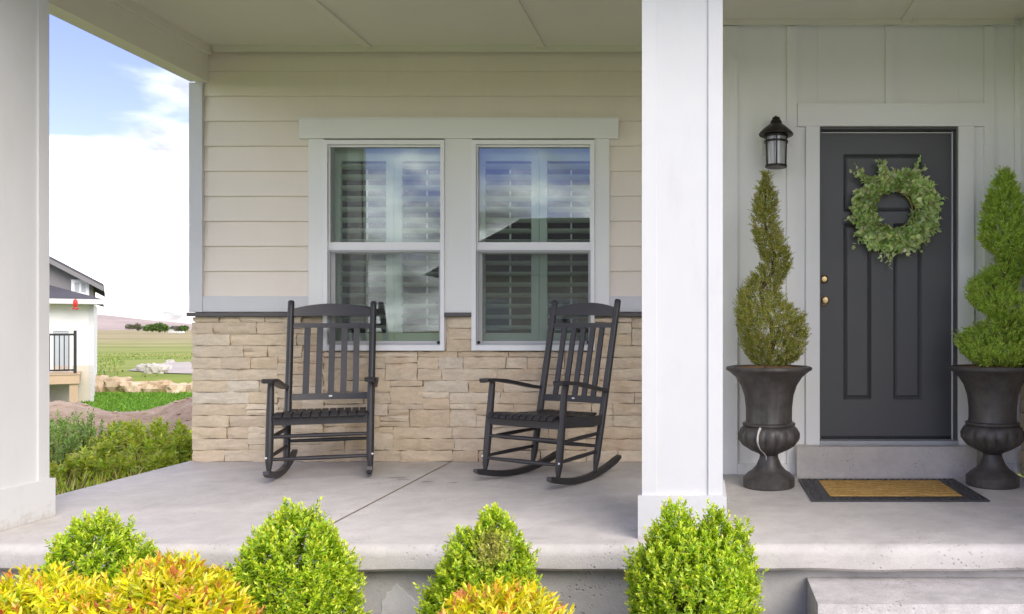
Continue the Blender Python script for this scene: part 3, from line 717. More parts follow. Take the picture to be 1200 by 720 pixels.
# ------------------------------------------------------------------ foliage tools
def leaves(pos, d, up, ln, wd, col, curve=0.15, fold=0.25, hi=False):
    """arrays -> (verts, faces, colours): every leaf a folded blade"""
    d = d/np.linalg.norm(d, axis=1, keepdims=True)
    s = np.cross(d, up); s /= np.linalg.norm(s, axis=1, keepdims=True)+1e-9
    n = np.cross(s, d)
    ln = ln[:, None]; wd = wd[:, None]
    if hi:
        T = [(0, 0, 0), (.32, -.46, fold), (.68, -.36, fold), (1, 0, 0), (.68, .36, fold), (.32, .46, fold), (.34, 0, 0), (.70, 0, 0)]
        FA = [(0, 6, 1), (1, 6, 7, 2), (2, 7, 3), (0, 5, 6), (5, 4, 7, 6), (4, 3, 7)]
    else:
        T = [(0, 0, 0), (.5, -.5, fold), (1, 0, 0), (.5, .5, fold)]; FA = [(0, 1, 2), (0, 2, 3)]
    k = len(T); V = np.zeros((len(pos), k, 3))
    for i, (a, b, c) in enumerate(T):
        V[:, i] = pos + d*ln*a + s*wd*b + n*(wd*c*abs(b)*2 - ln*curve*a*a)
    base = (np.arange(len(pos))*k)[:, None]
    tri = [f for f in FA]
    faces = []
    for f in tri: faces.append(base+np.array(f)[None])
    return V.reshape(-1, 3), faces, np.repeat(col, k, axis=0)
def foliage(name, m, parent, V, F_, C, isstuff=True):
    me = bpy.data.meshes.new(name)
    loops, starts, tot, cur = [], [], [], 0
    for f in F_:
        loops.append(f.reshape(-1)); n = len(f); starts.append(cur+np.arange(n)*f.shape[1]); cur += n*f.shape[1]
    loops = np.concatenate(loops); starts = np.concatenate(starts)
    me.vertices.add(len(V)); me.vertices.foreach_set('co', V.astype(np.float32).ravel())
    me.loops.add(len(loops)); me.loops.foreach_set('vertex_index', loops.astype(np.int32))
    me.polygons.add(len(starts)); me.polygons.foreach_set('loop_start', starts.astype(np.int32))
    me.update(calc_edges=True); me.validate()
    a = me.color_attributes.new('Col', 'FLOAT_COLOR', 'POINT')
    a.data.foreach_set('color', np.concatenate([C, np.ones((len(C), 1))], 1).astype(np.float32).ravel())
    me.materials.append(m); me.shade_smooth()
    o = link(name, me, parent)
    if isstuff: stuff(o)
    return o
def unit(a): return a/(np.linalg.norm(a, axis=-1, keepdims=True)+1e-9)
def pick(pal, w, n, jit=0.12):
    pal = np.array(pal); c = pal[rng.choice(len(pal), n, p=np.array(w)/sum(w))]
    return np.clip(c*(1+jit*rng.standard_normal((n, 1)))*(1+0.06*rng.standard_normal((n, 3))), 0.002, 1)
def shoots(base, dirs, length, per, leaf_l, leaf_w, pal, w, spread=0.9, tip_pal=None, tip_w=None, tip_from=0.8, hi=False, curve=0.15, taper=0.35):
    """leafy shoots: leaves set spirally along each short shoot"""
    n = len(base); t = np.tile(np.linspace(0.05, 1, per), (n, 1)); ang = rng.uniform(0, 6.28, (n, 1)) + np.arange(per)[None]*2.4
    d = unit(dirs); a = unit(np.cross(d, rng.standard_normal((n, 3)))); b_ = np.cross(d, a)
    pos = base[:, None] + d[:, None]*(t*length[:, None])[..., None]
    rad = a[:, None]*np.cos(ang)[..., None] + b_[:, None]*np.sin(ang)[..., None]
    ld = d[:, None]*(0.35+0.75*t[..., None]) + rad*spread*(1.15-0.7*t[..., None]) + 0.15*rng.standard_normal((n, per, 3))
    size = (1-taper*t)*(0.8+0.4*rng.random((n, per)))
    N_ = n*per
    shoot_c = np.repeat(1+0.10*rng.standard_normal(n), per)[:, None]
    col = pick(pal, w, N_)*shoot_c
    if tip_pal is not None:
        m_ = (t.ravel() > tip_from); col[m_] = pick(tip_pal, tip_w, int(m_.sum()))
    return leaves(pos.reshape(-1, 3), ld.reshape(-1, 3), unit(d[:, None]+0.3*rng.standard_normal((n, per, 3))).reshape(-1, 3), (leaf_l*size).ravel(), (leaf_w*size).ravel(), np.clip(col, 0.002, 1), curve, 0.25, hi)
def merge(parts):
    V, F_, C, o = [], [], [], 0
    for v, f, c in parts:
        V.append(v); C.append(c); F_ += [x+o for x in f]; o += len(v)
    return np.concatenate(V), F_, np.concatenate(C)

# ------------------------------------------------------------------ lime bushes along the slab
LIME = [(0.45, 0.63, 0.025), (0.35, 0.54, 0.022), (0.53, 0.67, 0.035), (0.22, 0.38, 0.02)]
def bush(label, px, Y, pieces, seed, brown=None):
    """pieces: (px centre, px half width, py top, weight, p, q)"""
    gz = -0.41; c = Vector((XX(px, Y), Y, gz))
    t = thing('lime_bush', label, 'bush', c, 'lime green bushes along the porch edge')
    base, dirs = [], []
    lob = [(rng.uniform(0, 6.28), rng.uniform(0.1, 0.9), rng.uniform(-0.17, 0.19)) for _ in range(20)]
    for ppx, hw, pyt, wgt, pp, qq in pieces:
        Rr = hw*Y/F*0.93; H = ZZ(pyt, Y)-gz-0.05; n = int(1500*wgt)
        u = rng.random(n*3)**0.8; r0 = np.power(np.clip(1-u**pp, 0, 1), qq)
        keep = rng.random(n*3) < (0.15+0.85*r0); u = u[keep][:n]; r0 = r0[keep][:n]
        th = rng.uniform(0, 6.28, len(u)); k = np.ones(len(u))
        for a, uu, am in lob: k += am*np.exp(-((np.angle(np.exp(1j*(th-a))))/0.55)**2-((u-uu)/0.16)**2)
        deep = 1-0.30*rng.random(len(u))**2.0
        ox = (ppx-px)*Y/F
        x, y, z = Rr*r0*k*deep*np.cos(th)+ox, Rr*r0*k*deep*np.sin(th), u*H*(0.97+0.03*k)
        base.append(np.stack([x, y, z], 1))
        dirs.append(np.stack([np.cos(th)*0.8*(1-u*0.6), np.sin(th)*0.8*(1-u*0.6), 0.55+0.9*u**2], 1)+0.28*rng.standard_normal((len(u), 3)))
    base = np.concatenate(base); dirs = unit(np.concatenate(dirs)); n = len(base)
    ln = rng.uniform(0.035, 0.09, n)
    stray = rng.random(n) < 0.10; base[stray] += dirs[stray]*rng.uniform(0.015, 0.05, (int(stray.sum()), 1))
    V, F_, C = shoots(base-dirs*ln[:, None]*0.5, dirs, ln, 15, 0.027, 0.0115, LIME, (4, 4, 3, 2), 0.8, [(0.70, 0.80, 0.06), (0.58, 0.75, 0.04)], (1, 1), 0.75)
    if brown is not None:
        b0 = np.array(brown); dd = np.linalg.norm(V[:, [0, 2]]-b0[None, :2], axis=1)
        mk = (dd < b0[2]*(0.5+0.6*rng.random(len(V)))) & (V[:, 1] < 0); C[mk] = C[mk]*0.5+np.array([0.62, 0.46, 0.22])*0.5
    foliage('foliage', M_LEAF, t, V, F_, C)
    b = MB()
    for _ in range(16):
        a = rng.uniform(0, 6.28); r1 = rng.uniform(0.05, 0.16); h = rng.uniform(0.22, 0.42)
        b.tube([(0.02*math.cos(a), 0.02*math.sin(a), -0.02), (r1*0.5*math.cos(a), r1*0.5*math.sin(a), h*0.5), (r1*math.cos(a), r1*math.sin(a), h)], [0.009, 0.006, 0.003], 5)
    b.build('stem', M_BARK, t, local=True)
    return t
bush('low lime green bush behind yellow spirea, beside the corner column', 120, 3.36, [(112, 58, 594, 0.75, 4, .7), (168, 34, 632, 0.3, 4, .7)], 1)
bush('tall domed lime green bush below the rocker nearer the porch corner', 346, 3.36, [(346, 72, 588, 1.15, 4, .75)], 2)
bush('pointed lime green bush with a brown patch, behind the small spirea', 568, 3.38, [(580, 47, 588, 0.7, 3.2, .75), (545, 36, 612, 0.35, 4, .7), (528, 34, 658, 0.25, 4, .7), (604, 28, 630, 0.2, 4, .7)], 3, (0.05, 0.52, 0.085))
bush('full lime green bush in front of the middle white column', 808, 3.36, [(808, 70, 612, 1.0, 6, .65), (790, 30, 576, 0.35, 5, .7), (838, 27, 584, 0.3, 5, .7), (862, 24, 604, 0.25, 5, .7)], 4)

# ------------------------------------------------------------------ golden spirea
def spirea(label, px, Y, hw, pyt, n, seed, lean=0.0):
    gz = -0.40; c = Vector((XX(px, Y), Y, gz)); t = thing('golden_spirea', label, 'shrub', c, 'golden spirea shrubs in the bed')
    Rr = hw*Y/F; H = ZZ(pyt, Y)-gz-0.03
    r = np.sqrt(rng.random(n)); th = rng.uniform(0, 6.28, n)
    z = H*(1-0.42*r**2.6)*(0.86+0.14*rng.random(n)); z[: n//3] *= rng.uniform(0.55, 0.95, n//3)
    base = np.stack([Rr*r*np.cos(th), Rr*0.8*r*np.sin(th), z], 1)
    d = unit(np.stack([np.cos(th)*r*0.75, np.sin(th)*r*0.75, np.full(n, 0.9)], 1)+0.22*rng.standard_normal((n, 3)))
    ln = rng.uniform(0.09, 0.16, n)
    Yl = [(0.82, 0.78, 0.015), (0.80, 0.74, 0.012), (0.68, 0.74, 0.03), (0.84, 0.80, 0.06), (0.50, 0.64, 0.03)]
    hot = rng.random(n) < 0.25
    parts = []
    for sel, tp, tw, tf in ((hot, [(0.72, 0.30, 0.08), (0.58, 0.15, 0.06), (0.78, 0.42, 0.06)], (3, 1.5, 3), 0.76), (~hot, [(0.82, 0.55, 0.03), (0.86, 0.72, 0.03)], (1, 7), 0.9)):
        parts.append(shoots(base[sel]-d[sel]*ln[sel][:, None]*0.7, d[sel], ln[sel], 19, 0.054, 0.017, Yl, (4, 3, 2, 3, 1.2), 0.95, tp, tw, tf, True, 0.22, 0.45))
    foliage('foliage', M_LEAF, t, *merge(parts))
    b = MB()
    for i in rng.choice(n, 60, replace=False):
        p = base[i]; b.tube([(p[0]*0.15, p[1]*0.15, -0.02), tuple(p*np.array([0.6, 0.6, 0.55])), tuple(p)], [0.005, 0.004, 0.002], 4)
    b.build('stem', M_BARK, t, local=True)
    return t
spirea('spreading golden spirea in front of the corner column', 40, 2.82, 95, 668, 420, 1)
spirea('golden spirea with orange tips between the low bush and the domed bush', 190, 2.86, 98, 655, 460, 2)
spirea('small orange tipped golden spirea in front of the pointed bush', 588, 2.80, 92, 686, 430, 3)

# ------------------------------------------------------------------ urns and topiaries
def urn(label, px, Y, ztop, drip=False):
    t = thing('planter_urn', label, 'urn', (XX(px, Y), Y, 0), 'dark urns flanking the front door')
    h = ztop
    bz = [(0.155, 0.0), (0.162, 0.006), (0.163, 0.058), (0.155, 0.066), (0.148, 0.072), (0.135, 0.086), (0.105, 0.105), (0.080, 0.135), (0.062, 0.175), (0.056, 0.200)]
    MB().lathe(bz, 40).build('foot', M_URN, t, local=True)
    bowl = [(0.056, 0.200), (0.070, 0.212), (0.085, 0.218), (0.120, 0.235), (0.158, 0.262), (0.184, 0.300), (0.190, 0.335), (0.178, 0.368), (0.160, 0.385)]
    nl = 16
    MB().lathe(bowl, nl*8, mod=lambda a, z: 1 + 0.115*math.sin(min(1, max(0, (z-0.215)/0.15))*math.pi)*(abs(math.cos(a*nl/2))**0.6-0.5)).build('gadrooned_bowl', M_URN, t, local=True, smooth=60)
    body = [(0.160, 0.385), (0.166, 0.392), (0.166, 0.402), (0.148, 0.410), (0.145, 0.43), (0.146, 0.50), (0.155, 0.575), (0.176, 0.640), (0.212, 0.695), (0.252, 0.728), (0.268, 0.736), (0.272, 0.746), (0.266, 0.757), (0.252, 0.760), (0.240, 0.752), (0.232, 0.735)]
    k = h/0.760
    MB().lathe(body, 56).build('flared_body', M_URN, t, local=True)
    b = MB(); n = 40; rings = [[(0, 0, 0.752)]]
    cv = b.bm.verts.new((0, 0, 0.765)); prev = None
    for rr in (0.06, 0.12, 0.18, 0.236):
        ring = [b.bm.verts.new((rr*math.cos(2*math.pi*i/n), rr*math.sin(2*math.pi*i/n), 0.762-0.02*(rr/0.236)**2+random.uniform(-0.007, 0.010))) for i in range(n)]
        for i in range(n):
            if prev is None: b.bm.faces.new((cv, ring[i], ring[(i+1) % n]))
            else: b.bm.faces.new((prev[i], ring[i], ring[(i+1) % n], prev[(i+1) % n]))
        prev = ring
    b.build('soil', M_MULCH, t, local=True, smooth=0)
    if drip:
        pts = []
        for kk in range(11):
            f = kk/10; z = 0.386-f*0.21; a = R(-113-6*math.sin(f*2.6)+8*f)
            rr = np.interp(z, [0.175, 0.2, 0.218, 0.262, 0.300, 0.335, 0.368, 0.386], [0.064, 0.060, 0.09, 0.162, 0.192, 0.199, 0.186, 0.166])
            pts.append((rr*math.cos(a), rr*math.sin(a), z))
        MB().tube(pts, [0.008, 0.007, 0.006, 0.007, 0.006, 0.006, 0.005, 0.005, 0.004, 0.003, 0.002], 6).build('white_drip', M_DRIP, t, local=True)
    t.scale = (1, 1, k)
    return t
UY = 5.16
urn('dark fluted urn with a white drip, under the lantern', 901, UY, 0.757, True)
urn('dark fluted urn beside the stone garage wall', 1163, 5.20, 0.757)

def topiary(label, px, Y, z0, prof, pal, w, dens, ll, lw, trunk=True):
    """prof: (py, left px, right px) silhouette rows; centre line swings front and back a quarter turn later, so it winds like a spiral"""
    c = Vector((XX(px, Y), Y, z0)); t = thing('spiral_topiary', label, 'topiary', c, 'spiral topiaries in the urns')
    zs_ = np.array([ZZ(p[0], Y) for p in prof][::-1])-z0; le = np.array([XX(p[1], Y) for p in prof][::-1])-c.x; ri = np.array([XX(p[2], Y) for p in prof][::-1])-c.x
    n = dens; z = rng.uniform(zs_[0], zs_[-1], n*3)
    l, r_ = np.interp(z, zs_, le), np.interp(z, zs_, ri); R_ = np.maximum((r_-l)/2-0.012, 0.014); m_ = (l+r_)/2
    keep = rng.random(n*3) < (R_/R_.max()+0.08); z, R_, m_ = z[keep][:n], R_[keep][:n], m_[keep][:n]
    zc = np.clip(z+0.11, zs_[0], zs_[-1]); mq = (np.interp(zc, zs_, le)+np.interp(zc, zs_, ri))/2
    th = rng.uniform(0, 6.28, len(z)); rr = R_*(1-0.45*rng.random(len(z))**2)
    base = np.stack([m_+rr*np.cos(th), mq*1.2+rr*np.sin(th), z], 1)
    d = unit(np.stack([np.cos(th)*0.8, np.sin(th)*0.8, np.full(len(z), 0.75)], 1)+0.3*rng.standard_normal((len(z), 3)))
    ln = rng.uniform(0.025, 0.085, len(z))
    V, F_, C = shoots(base-d*ln[:, None]*0.5, d, ln, 14, ll, lw, pal, w, 0.75, None, None, 1, False, 0.05)
    foliage('foliage', M_LEAF_SOFT, t, V, F_, C)
    b = MB(); zt = np.linspace(-0.06, zs_[-1]*0.93, 12); ph = zt*9
    mm = (np.interp(zt, zs_, le)+np.interp(zt, zs_, ri))/2; mk_ = np.interp(np.clip(zt+0.11, zs_[0], zs_[-1]), zs_, (le+ri)/2)*1.2
    mm[:2] = 0; mk_[:2] = 0
    b.tube([(p, o, q) for p, o, q in zip(mm, mk_, zt)], list(np.linspace(0.02, 0.005, 12)), 7)
    b.build('trunk', M_BARK, t, local=True)
    return t
OLIVE = [(0.40, 0.41, 0.08), (0.31, 0.36, 0.06), (0.48, 0.45, 0.11), (0.50, 0.36, 0.15), (0.22, 0.28, 0.05)]
GREEN = [(0.42, 0.59, 0.08), (0.50, 0.66, 0.10), (0.31, 0.47, 0.06), (0.58, 0.68, 0.15)]
topiary('yellowing spiral topiary in the urn under the lantern', 901, UY, 0.757,
        [(203, 896, 899), (212, 891, 903), (235, 883, 911), (258, 879, 911), (275, 881, 915), (292, 888, 923), (306, 891, 929), (318, 887, 927), (330, 876, 918), (345, 864, 914), (360, 862, 926), (370, 862, 940), (388, 864, 947), (405, 868, 946), (420, 875, 938), (431, 888, 922)],
        OLIVE, (4, 4, 3, 1.3, 3), 2300, 0.024, 0.0065)
topiary('dense green spiral topiary in the urn beside the stone garage wall', 1170, 5.20, 0.757,
        [(195, 1180, 1186), (206, 1172, 1194), (228, 1162, 1202), (258, 1154, 1206), (280, 1152, 1212), (294, 1166, 1220), (306, 1176, 1222), (318, 1162, 1214), (334, 1143, 1200), (352, 1136, 1200), (362, 1146, 1212), (374, 1162, 1220), (383, 1146, 1216), (394, 1126, 1212), (412, 1126, 1212), (424, 1136, 1204), (431, 1155, 1190)],
        GREEN, (4, 4, 3, 2), 3400, 0.026, 0.0075)

# ------------------------------------------------------------------ wreath
YW = YD-0.045
wc = P(1047.5, 246, YW)
wr = thing('door_wreath', 'round green leafy wreath hanging on the charcoal front door', 'wreath', wc)
b = MB(); n = 48; rr0 = 0.130; ring = []
for k in range(n+1):
    a = 2*math.pi*k/n; ring.append((rr0*math.cos(a), 0.012, rr0*math.sin(a)))
b.tube(ring, 0.006, 7); b.build('twig_ring', M_TWIG, wr, local=True)
EUC = [(0.62, 0.77, 0.31), (0.70, 0.81, 0.40), (0.50, 0.68, 0.23), (0.78, 0.85, 0.54)]
m_ = 460; a = rng.uniform(0, 6.28, m_)
outw = np.interp(a, [0, .6, 1.0, 1.57, 2.2, 3.0, 3.9, 4.5, 5.1, 5.8, 6.28], [.29, .28, .25, .20, .25, .27, .29, .28, .28, .31, .29])
r0 = rr0+0.0+(outw-rr0)*rng.random(m_)**1.2*0.8
basew = np.stack([r0*np.cos(a), rng.uniform(-0.045, 0.012, m_), r0*np.sin(a)], 1)
tang = rng.choice([-1, 1], m_, p=[.35, .65])
dw = unit(np.stack([np.cos(a)*0.7-tang*np.sin(a)*0.9, rng.uniform(-0.6, 0.15, m_), np.sin(a)*0.7+tang*np.cos(a)*0.9], 1))
# long sprigs that stick out of the round
spx = [(1078, 189), (1114, 239), (1098, 276), (995, 285), (1036, 311), (999, 192), (1030, 190), (1068, 300), (985, 254), (1101, 210)]
sb_, sd_, sl_ = [], [], []
for x, y in spx:
    tip = P(x, y, YW-0.03)-wc; st_ = Vector((tip.x, 0, tip.z)).normalized()*0.16
    for q in range(5):
        sb_.append(tuple(st_+Vector((rng.uniform(-.02, .02), -0.01, rng.uniform(-.02, .02))))); dv = tip-st_; sd_.append(tuple(dv+Vector((rng.uniform(-.07, .07), 0, rng.uniform(-.07, .07))))); sl_.append(dv.length*rng.uniform(0.55, 1.0))
parts = [shoots(basew, dw, rng.uniform(0.05, 0.09, m_), 8, 0.050, 0.041, EUC, (4, 4, 3, 3), 0.95, hi=True),
         shoots(np.array(sb_), np.array(sd_), np.array(sl_), 10, 0.046, 0.038, EUC, (4, 4, 3, 3), 1.0, hi=True)]
V, F_, C = merge(parts)
V[:, 1] = np.minimum(V[:, 1], 0.036)
foliage('foliage', M_LEAF_SOFT, wr, V, F_, C)

# ------------------------------------------------------------------ lantern
YL = 5.44
lc = Vector((XX(909.5, YL), YL, ZZ(196, YL)))
ln_ = thing('wall_lantern', 'bronze wall lantern with clear glass beside the front door', 'lantern', lc)
s_ = YL/F                                         # metres per photo pixel at the lantern
def lz_(py): return ZZ(py, YL)-lc.z
MB().box(-0.085, 0.085, WE-0.021-YL, WE-0.001-YL, lz_(176), lz_(135)).build('mounting_block', M_PANEL, ln_, 0.003, local=True)
turned('back_plate', M_METAL, ln_, lc+Vector((0, WE-0.022-YL, lz_(150))), [(0.058, 0), (0.058, 0.006), (0.05, 0.014), (0.02, 0.02)])
MB().tube([(0, WE-0.03-YL, lz_(150)), (0, 0.09, lz_(143)), (0, 0.06, lz_(137)), (0, 0.025, lz_(136.5)), (0, 0.0, lz_(140)), (0, 0, lz_(146))], 0.011, 10).build('arm', M_METAL, ln_, local=True)
MB().lathe([(0.112, lz_(159)), (0.115, lz_(157.5)), (0.108, lz_(155.5)), (0.085, lz_(151.5)), (0.060, lz_(148)), (0.042, lz_(146)), (0.036, lz_(142)), (0.028, lz_(140.5)), (0.024, lz_(138)), (0.006, lz_(137))], 40).build('lamp_roof', M_METAL, ln_, local=True)
MB().lathe([(0.066, lz_(194.5)), (0.069, lz_(178)), (0.073, lz_(160))], 40).build('glass_cylinder', M_LGLASS, ln_, local=True)
for zc, rr in ((lz_(195), 0.071), (lz_(166.5), 0.077), (lz_(160.5), 0.078)):
    MB().lathe([(rr-0.006, zc-0.007), (rr+0.002, zc-0.007), (rr+0.002, zc+0.006), (rr-0.006, zc+0.006), (rr-0.006, zc-0.006)], 40).build('band', M_METAL, ln_, local=True)
for k in range(6):
    a = R(60*k+28); MB().tube([(0.071*math.cos(a), 0.071*math.sin(a), lz_(195)), (0.077*math.cos(a), 0.077*math.sin(a), lz_(160))], 0.0045, 6).build('cage_bar', M_METAL, ln_, local=True)
MB().tube([(0, 0, lz_(161)), (0, 0, lz_(170))], 0.017, 10).build('bulb_socket', M_IRON, ln_, local=True)
MB().lathe([(0.012, lz_(170)), (0.024, lz_(176)), (0.027, lz_(180)), (0.018, lz_(185)), (0.003, lz_(187))], 16).build('bulb', M_LGLASS, ln_, local=True)
MB().lathe([(0.069, lz_(196.5)), (0.071, lz_(195.5)), (0.05, lz_(194.8)), (0.003, lz_(194.6))], 30).build('bottom_plate', M_METAL, ln_, local=True)

# ------------------------------------------------------------------ door mat
mt = thing('door_mat', 'coir door mat with black rubber border on the entry slab', 'door mat', (1.125, 5.03, 0))
mx0, mx1, my0, my1, bw = 0.612, 1.632, 4.69, 5.365, 0.095
b = MB(); zt = 0.011
o_ = [(mx0, my0), (mx1, my0), (mx1, my1), (mx0, my1)]; i_ = [(mx0+bw*1.25, my0+bw), (mx1-bw*1.25, my0+bw), (mx1-bw*1.25, my1-bw*0.7), (mx0+bw*1.25, my1-bw*0.7)]
vo = [b.bm.verts.new((x, y, 0.001)) for x, y in o_]; vt = [b.bm.verts.new((x, y, zt)) for x, y in o_]; vi = [b.bm.verts.new((x, y, zt)) for x, y in i_]; vb = [b.bm.verts.new((x, y, 0.001)) for x, y in i_]
for k in range(4):
    j = (k+1) % 4; b.bm.faces.new((vo[k], vo[j], vt[j], vt[k])); b.bm.faces.new((vt[k], vt[j], vi[j], vi[k])); b.bm.faces.new((vi[k], vi[j], vb[j], vb[k]))
b.bm.faces.new(vb); rb = b.build('rubber_border', M_RUBBER, mt)
b = MB()                                            # embossed scroll beads on the border
def bead(x, y, r): b.lathe([(r, zt-0.001), (r*0.9, zt+0.004), (r*0.3, zt+0.0065), (0.001, zt+0.0065)], 8, (x, y, 0))
for i in range(26):
    for yy in (my0+0.03, my0+0.066, my1-0.035): bead(mx0+0.03+i*(mx1-mx0-0.06)/25, yy+0.008*math.sin(i*1.9), 0.012)
for i in range(14):
    for xx in (mx0+0.03, mx0+0.075, mx1-0.03, mx1-0.075): bead(xx+0.008*math.sin(i*2.1), my0+0.11+i*(my1-my0-0.2)/13, 0.012)
stuff(b.build('embossed_bead', M_RUBBER, rb))
x0, x1, y0, y1 = i_[0][0]+0.002, i_[1][0]-0.002, i_[0][1]+0.002, i_[2][1]-0.002
b = MB(); nx_, ny_ = 60, 34; gv = [[b.bm.verts.new((x0+(x1-x0)*i/nx_, y0+(y1-y0)*j/ny_, 0.013+random.uniform(0, 0.007)*(0 < i < nx_ and 0 < j < ny_))) for i in range(nx_+1)] for j in range(ny_+1)]
for j in range(ny_):
    for i in range(nx_): b.bm.faces.new((gv[j][i], gv[j][i+1], gv[j+1][i+1], gv[j+1][i]))
b.build('coir_centre', M_COIR, mt, 0, 60)

# ------------------------------------------------------------------ rocking chairs
def make_chair():
    t = thing('rocking_chair', 'x', 'rocking chair', (0, 0, 0), 'dark rocking chairs on the porch')
    m = M_CHAIR; K = dict(local=True)
    H = 1.195
    def post(sx, z): return Vector((sx*(0.268+0.008*z/H), 0.135+0.265*z/H, z))
    def fleg(sx, z): return Vector((sx*(0.302), -0.285+0.075*z/0.64, z))
    def rz(y): return ((y-0.0)**2)/(2*1.15)
    for s in (-1, 1):
        pts = [(s*(0.303-0.045*(y+0.36)/0.80), y, rz(y)+0.022) for y in np.linspace(-0.365, 0.44, 17)]
        MB().ribbon(pts, 0.034, [0.022]+[0.040]*15+[0.022], (1, 0, 0)).build('rocker', m, t, 0.005, 40, 2, **K)
        zz_ = [0.055, 0.075, 0.11, 0.15, 0.30, 0.45, 0.60, 0.643]
        MB().tube([fleg(s, z) for z in zz_], [0.013, 0.013, 0.019, 0.0235, 0.0245, 0.0235, 0.021, 0.019], 14).build('front_leg', m, t, **K)
        zz_ = [0.045, 0.06, 0.10, 0.14, 0.40, 0.8, 1.15, 1.185, H]
        MB().tube([post(s, z) for z in zz_], [0.013, 0.013, 0.019, 0.0235, 0.0245, 0.0235, 0.0225, 0.0225, 0.017], 14).build('back_post', m, t, **K)
        # arm
        ap = [Vector((s*0.305, -0.300, 0.652)), Vector((s*0.306, -0.285, 0.656)), Vector((s*0.306, -0.22, 0.657)), Vector((s*0.305, -0.12, 0.647)), Vector((s*0.300, 0.02, 0.622)), Vector((s*0.294, 0.16, 0.592)), Vector((s*0.290, 0.245, 0.580))]
        MB().ribbon(ap, [0.045, 0.076, 0.084, 0.080, 0.062, 0.050, 0.046], 0.022, (1, 0, 0)).build('arm', m, t, 0.006, 40, 2, **K)
        for z in (0.285, 0.165): MB().tube([fleg(s, z), (fleg(s, z)+post(s, z+0.012))/2, post(s, z+0.012)], [0.0105, 0.014, 0.0105], 10).build('rung', m, t, **K)
        sp = [fleg(s, 0.405)+Vector((-s*0.004, 0.0, 0)), Vector((s*0.292, -0.05, 0.395)), Vector((s*0.286, 0.10, 0.385)), post(s, 0.385)]
        MB().ribbon(sp, 0.026, [0.066, 0.066, 0.066, 0.062], (1, 0, 0)).build('side_rail', m, t, 0.003, **K)
        MB().tube([fleg(s, 0.163)+Vector((s*0.012, -0.018, 0)), fleg(s, 0.163)+Vector((s*0.018, -0.025, 0))], 0.006, 8).build('bolt_cap', M_VINYL, t, **K)
    for z, f in ((0.295, fleg), (0.150, fleg), (0.21, post)):
        MB().tube([f(-1, z), (f(-1, z)+f(1, z))/2, f(1, z)], [0.0105, 0.0145, 0.0105], 10).build('rung', m, t, **K)
    fr = MB(); pa, pb = fleg(-1, 0.397), fleg(1, 0.397)
    fr.ribbon([pa, (pa+pb)/2, pb], 0.026, 0.062, (0, 1, 0)); fr.build('front_rail', m, t, 0.003, **K)
    pa, pb = post(-1, 0.372), post(1, 0.372); MB().ribbon([pa, pb], 0.024, 0.060, (0, 1, 0)).build('rear_seat_rail', m, t, 0.003, **K)
    # seat slats run front to back over a dished profile
    ns = 10; prof = [(-0.292, 0.418), (-0.283, 0.432), (-0.262, 0.440), (-0.22, 0.443), (-0.14, 0.436), (-0.04, 0.420), (0.06, 0.410), (0.14, 0.412), (0.20, 0.424)]
    for k in range(ns):
        f = (k-(ns-1)/2)/((ns-1)/2)
        MB().ribbon([(f*(0.250-0.030*(y+0.29)/0.5), y, z) for y, z in prof], [0.0455-0.004*(y+0.29)/0.5 for y, z in prof], 0.014, (1, 0, 0)).build('seat_slat', m, t, 0.003, **K)
    # back
    def bpt(x, z, o=0.0):
        p = post(1, z); return Vector((x, p.y+o+0.020*(1-(x/0.27)**2), z))
    def rail(name, z0, z1, arch):
        b = MB(); n = 12; rows = []
        for i in range(n+1):
            x = -0.262+0.524*i/n; f = 1-(x/0.262)**2; za, zb_ = z0, z1+arch*f
            pf, pt = bpt(x, za), bpt(x, zb_)
            rows.append([b.bm.verts.new(v) for v in (pf+Vector((0, -0.011, 0)), pf+Vector((0, 0.011, 0)), pt+Vector((0, 0.011, 0)), pt+Vector((0, -0.011, 0)))])
        for a, c in zip(rows, rows[1:]):
            for k in range(4): b.bm.faces.new((a[k], a[(k+1) % 4], c[(k+1) % 4], c[k]))
        b.bm.faces.new(rows[0]); b.bm.faces.new(rows[-1][::-1]); return b.build(name, m, t, 0.003, 35, **K)
    rail('crest_rail', 1.088, 1.138, 0.040); rail('back_rail', 1.000, 1.034, 0); rail('back_rail', 0.488, 0.532, 0)
    for k in range(5):
        x = (k-2)*0.082
        pts = [bpt(x, z) for z in (0.525, 0.65, 0.78, 0.90, 1.005)]
        MB().ribbon(pts, 0.040, 0.013, (1, 0, 0)).build('back_slat', m, t, 0.003, **K)
    b = MB(); c_ = bpt(0, 0.513)+Vector((0, -0.0125, 0)); b.box(-0.011, 0.011, c_.y-0.001, c_.y+0.001, 0.508, 0.518); b.build('maker_tag', M_VINYL, t, **K)
    return t
def copy_tree(o, parent=None):
    c = o.copy(); COL.objects.link(c); c.parent = parent
    for ch in list(o.children): copy_tree(ch, c)
    return c
ch1 = make_chair(); ch2 = copy_tree(ch1)
ch1.location = (-2.60, 5.62, 0.0); ch1.rotation_euler = (0, 0, R(18)); ch1['label'] = 'dark rocking chair facing straight out, nearer the open porch corner'
ch2.location = (-1.035, 5.44, 0.0); ch2.rotation_euler = (0, 0, R(-29)); ch2['label'] = 'dark rocking chair turned sideways, next to the middle white column'

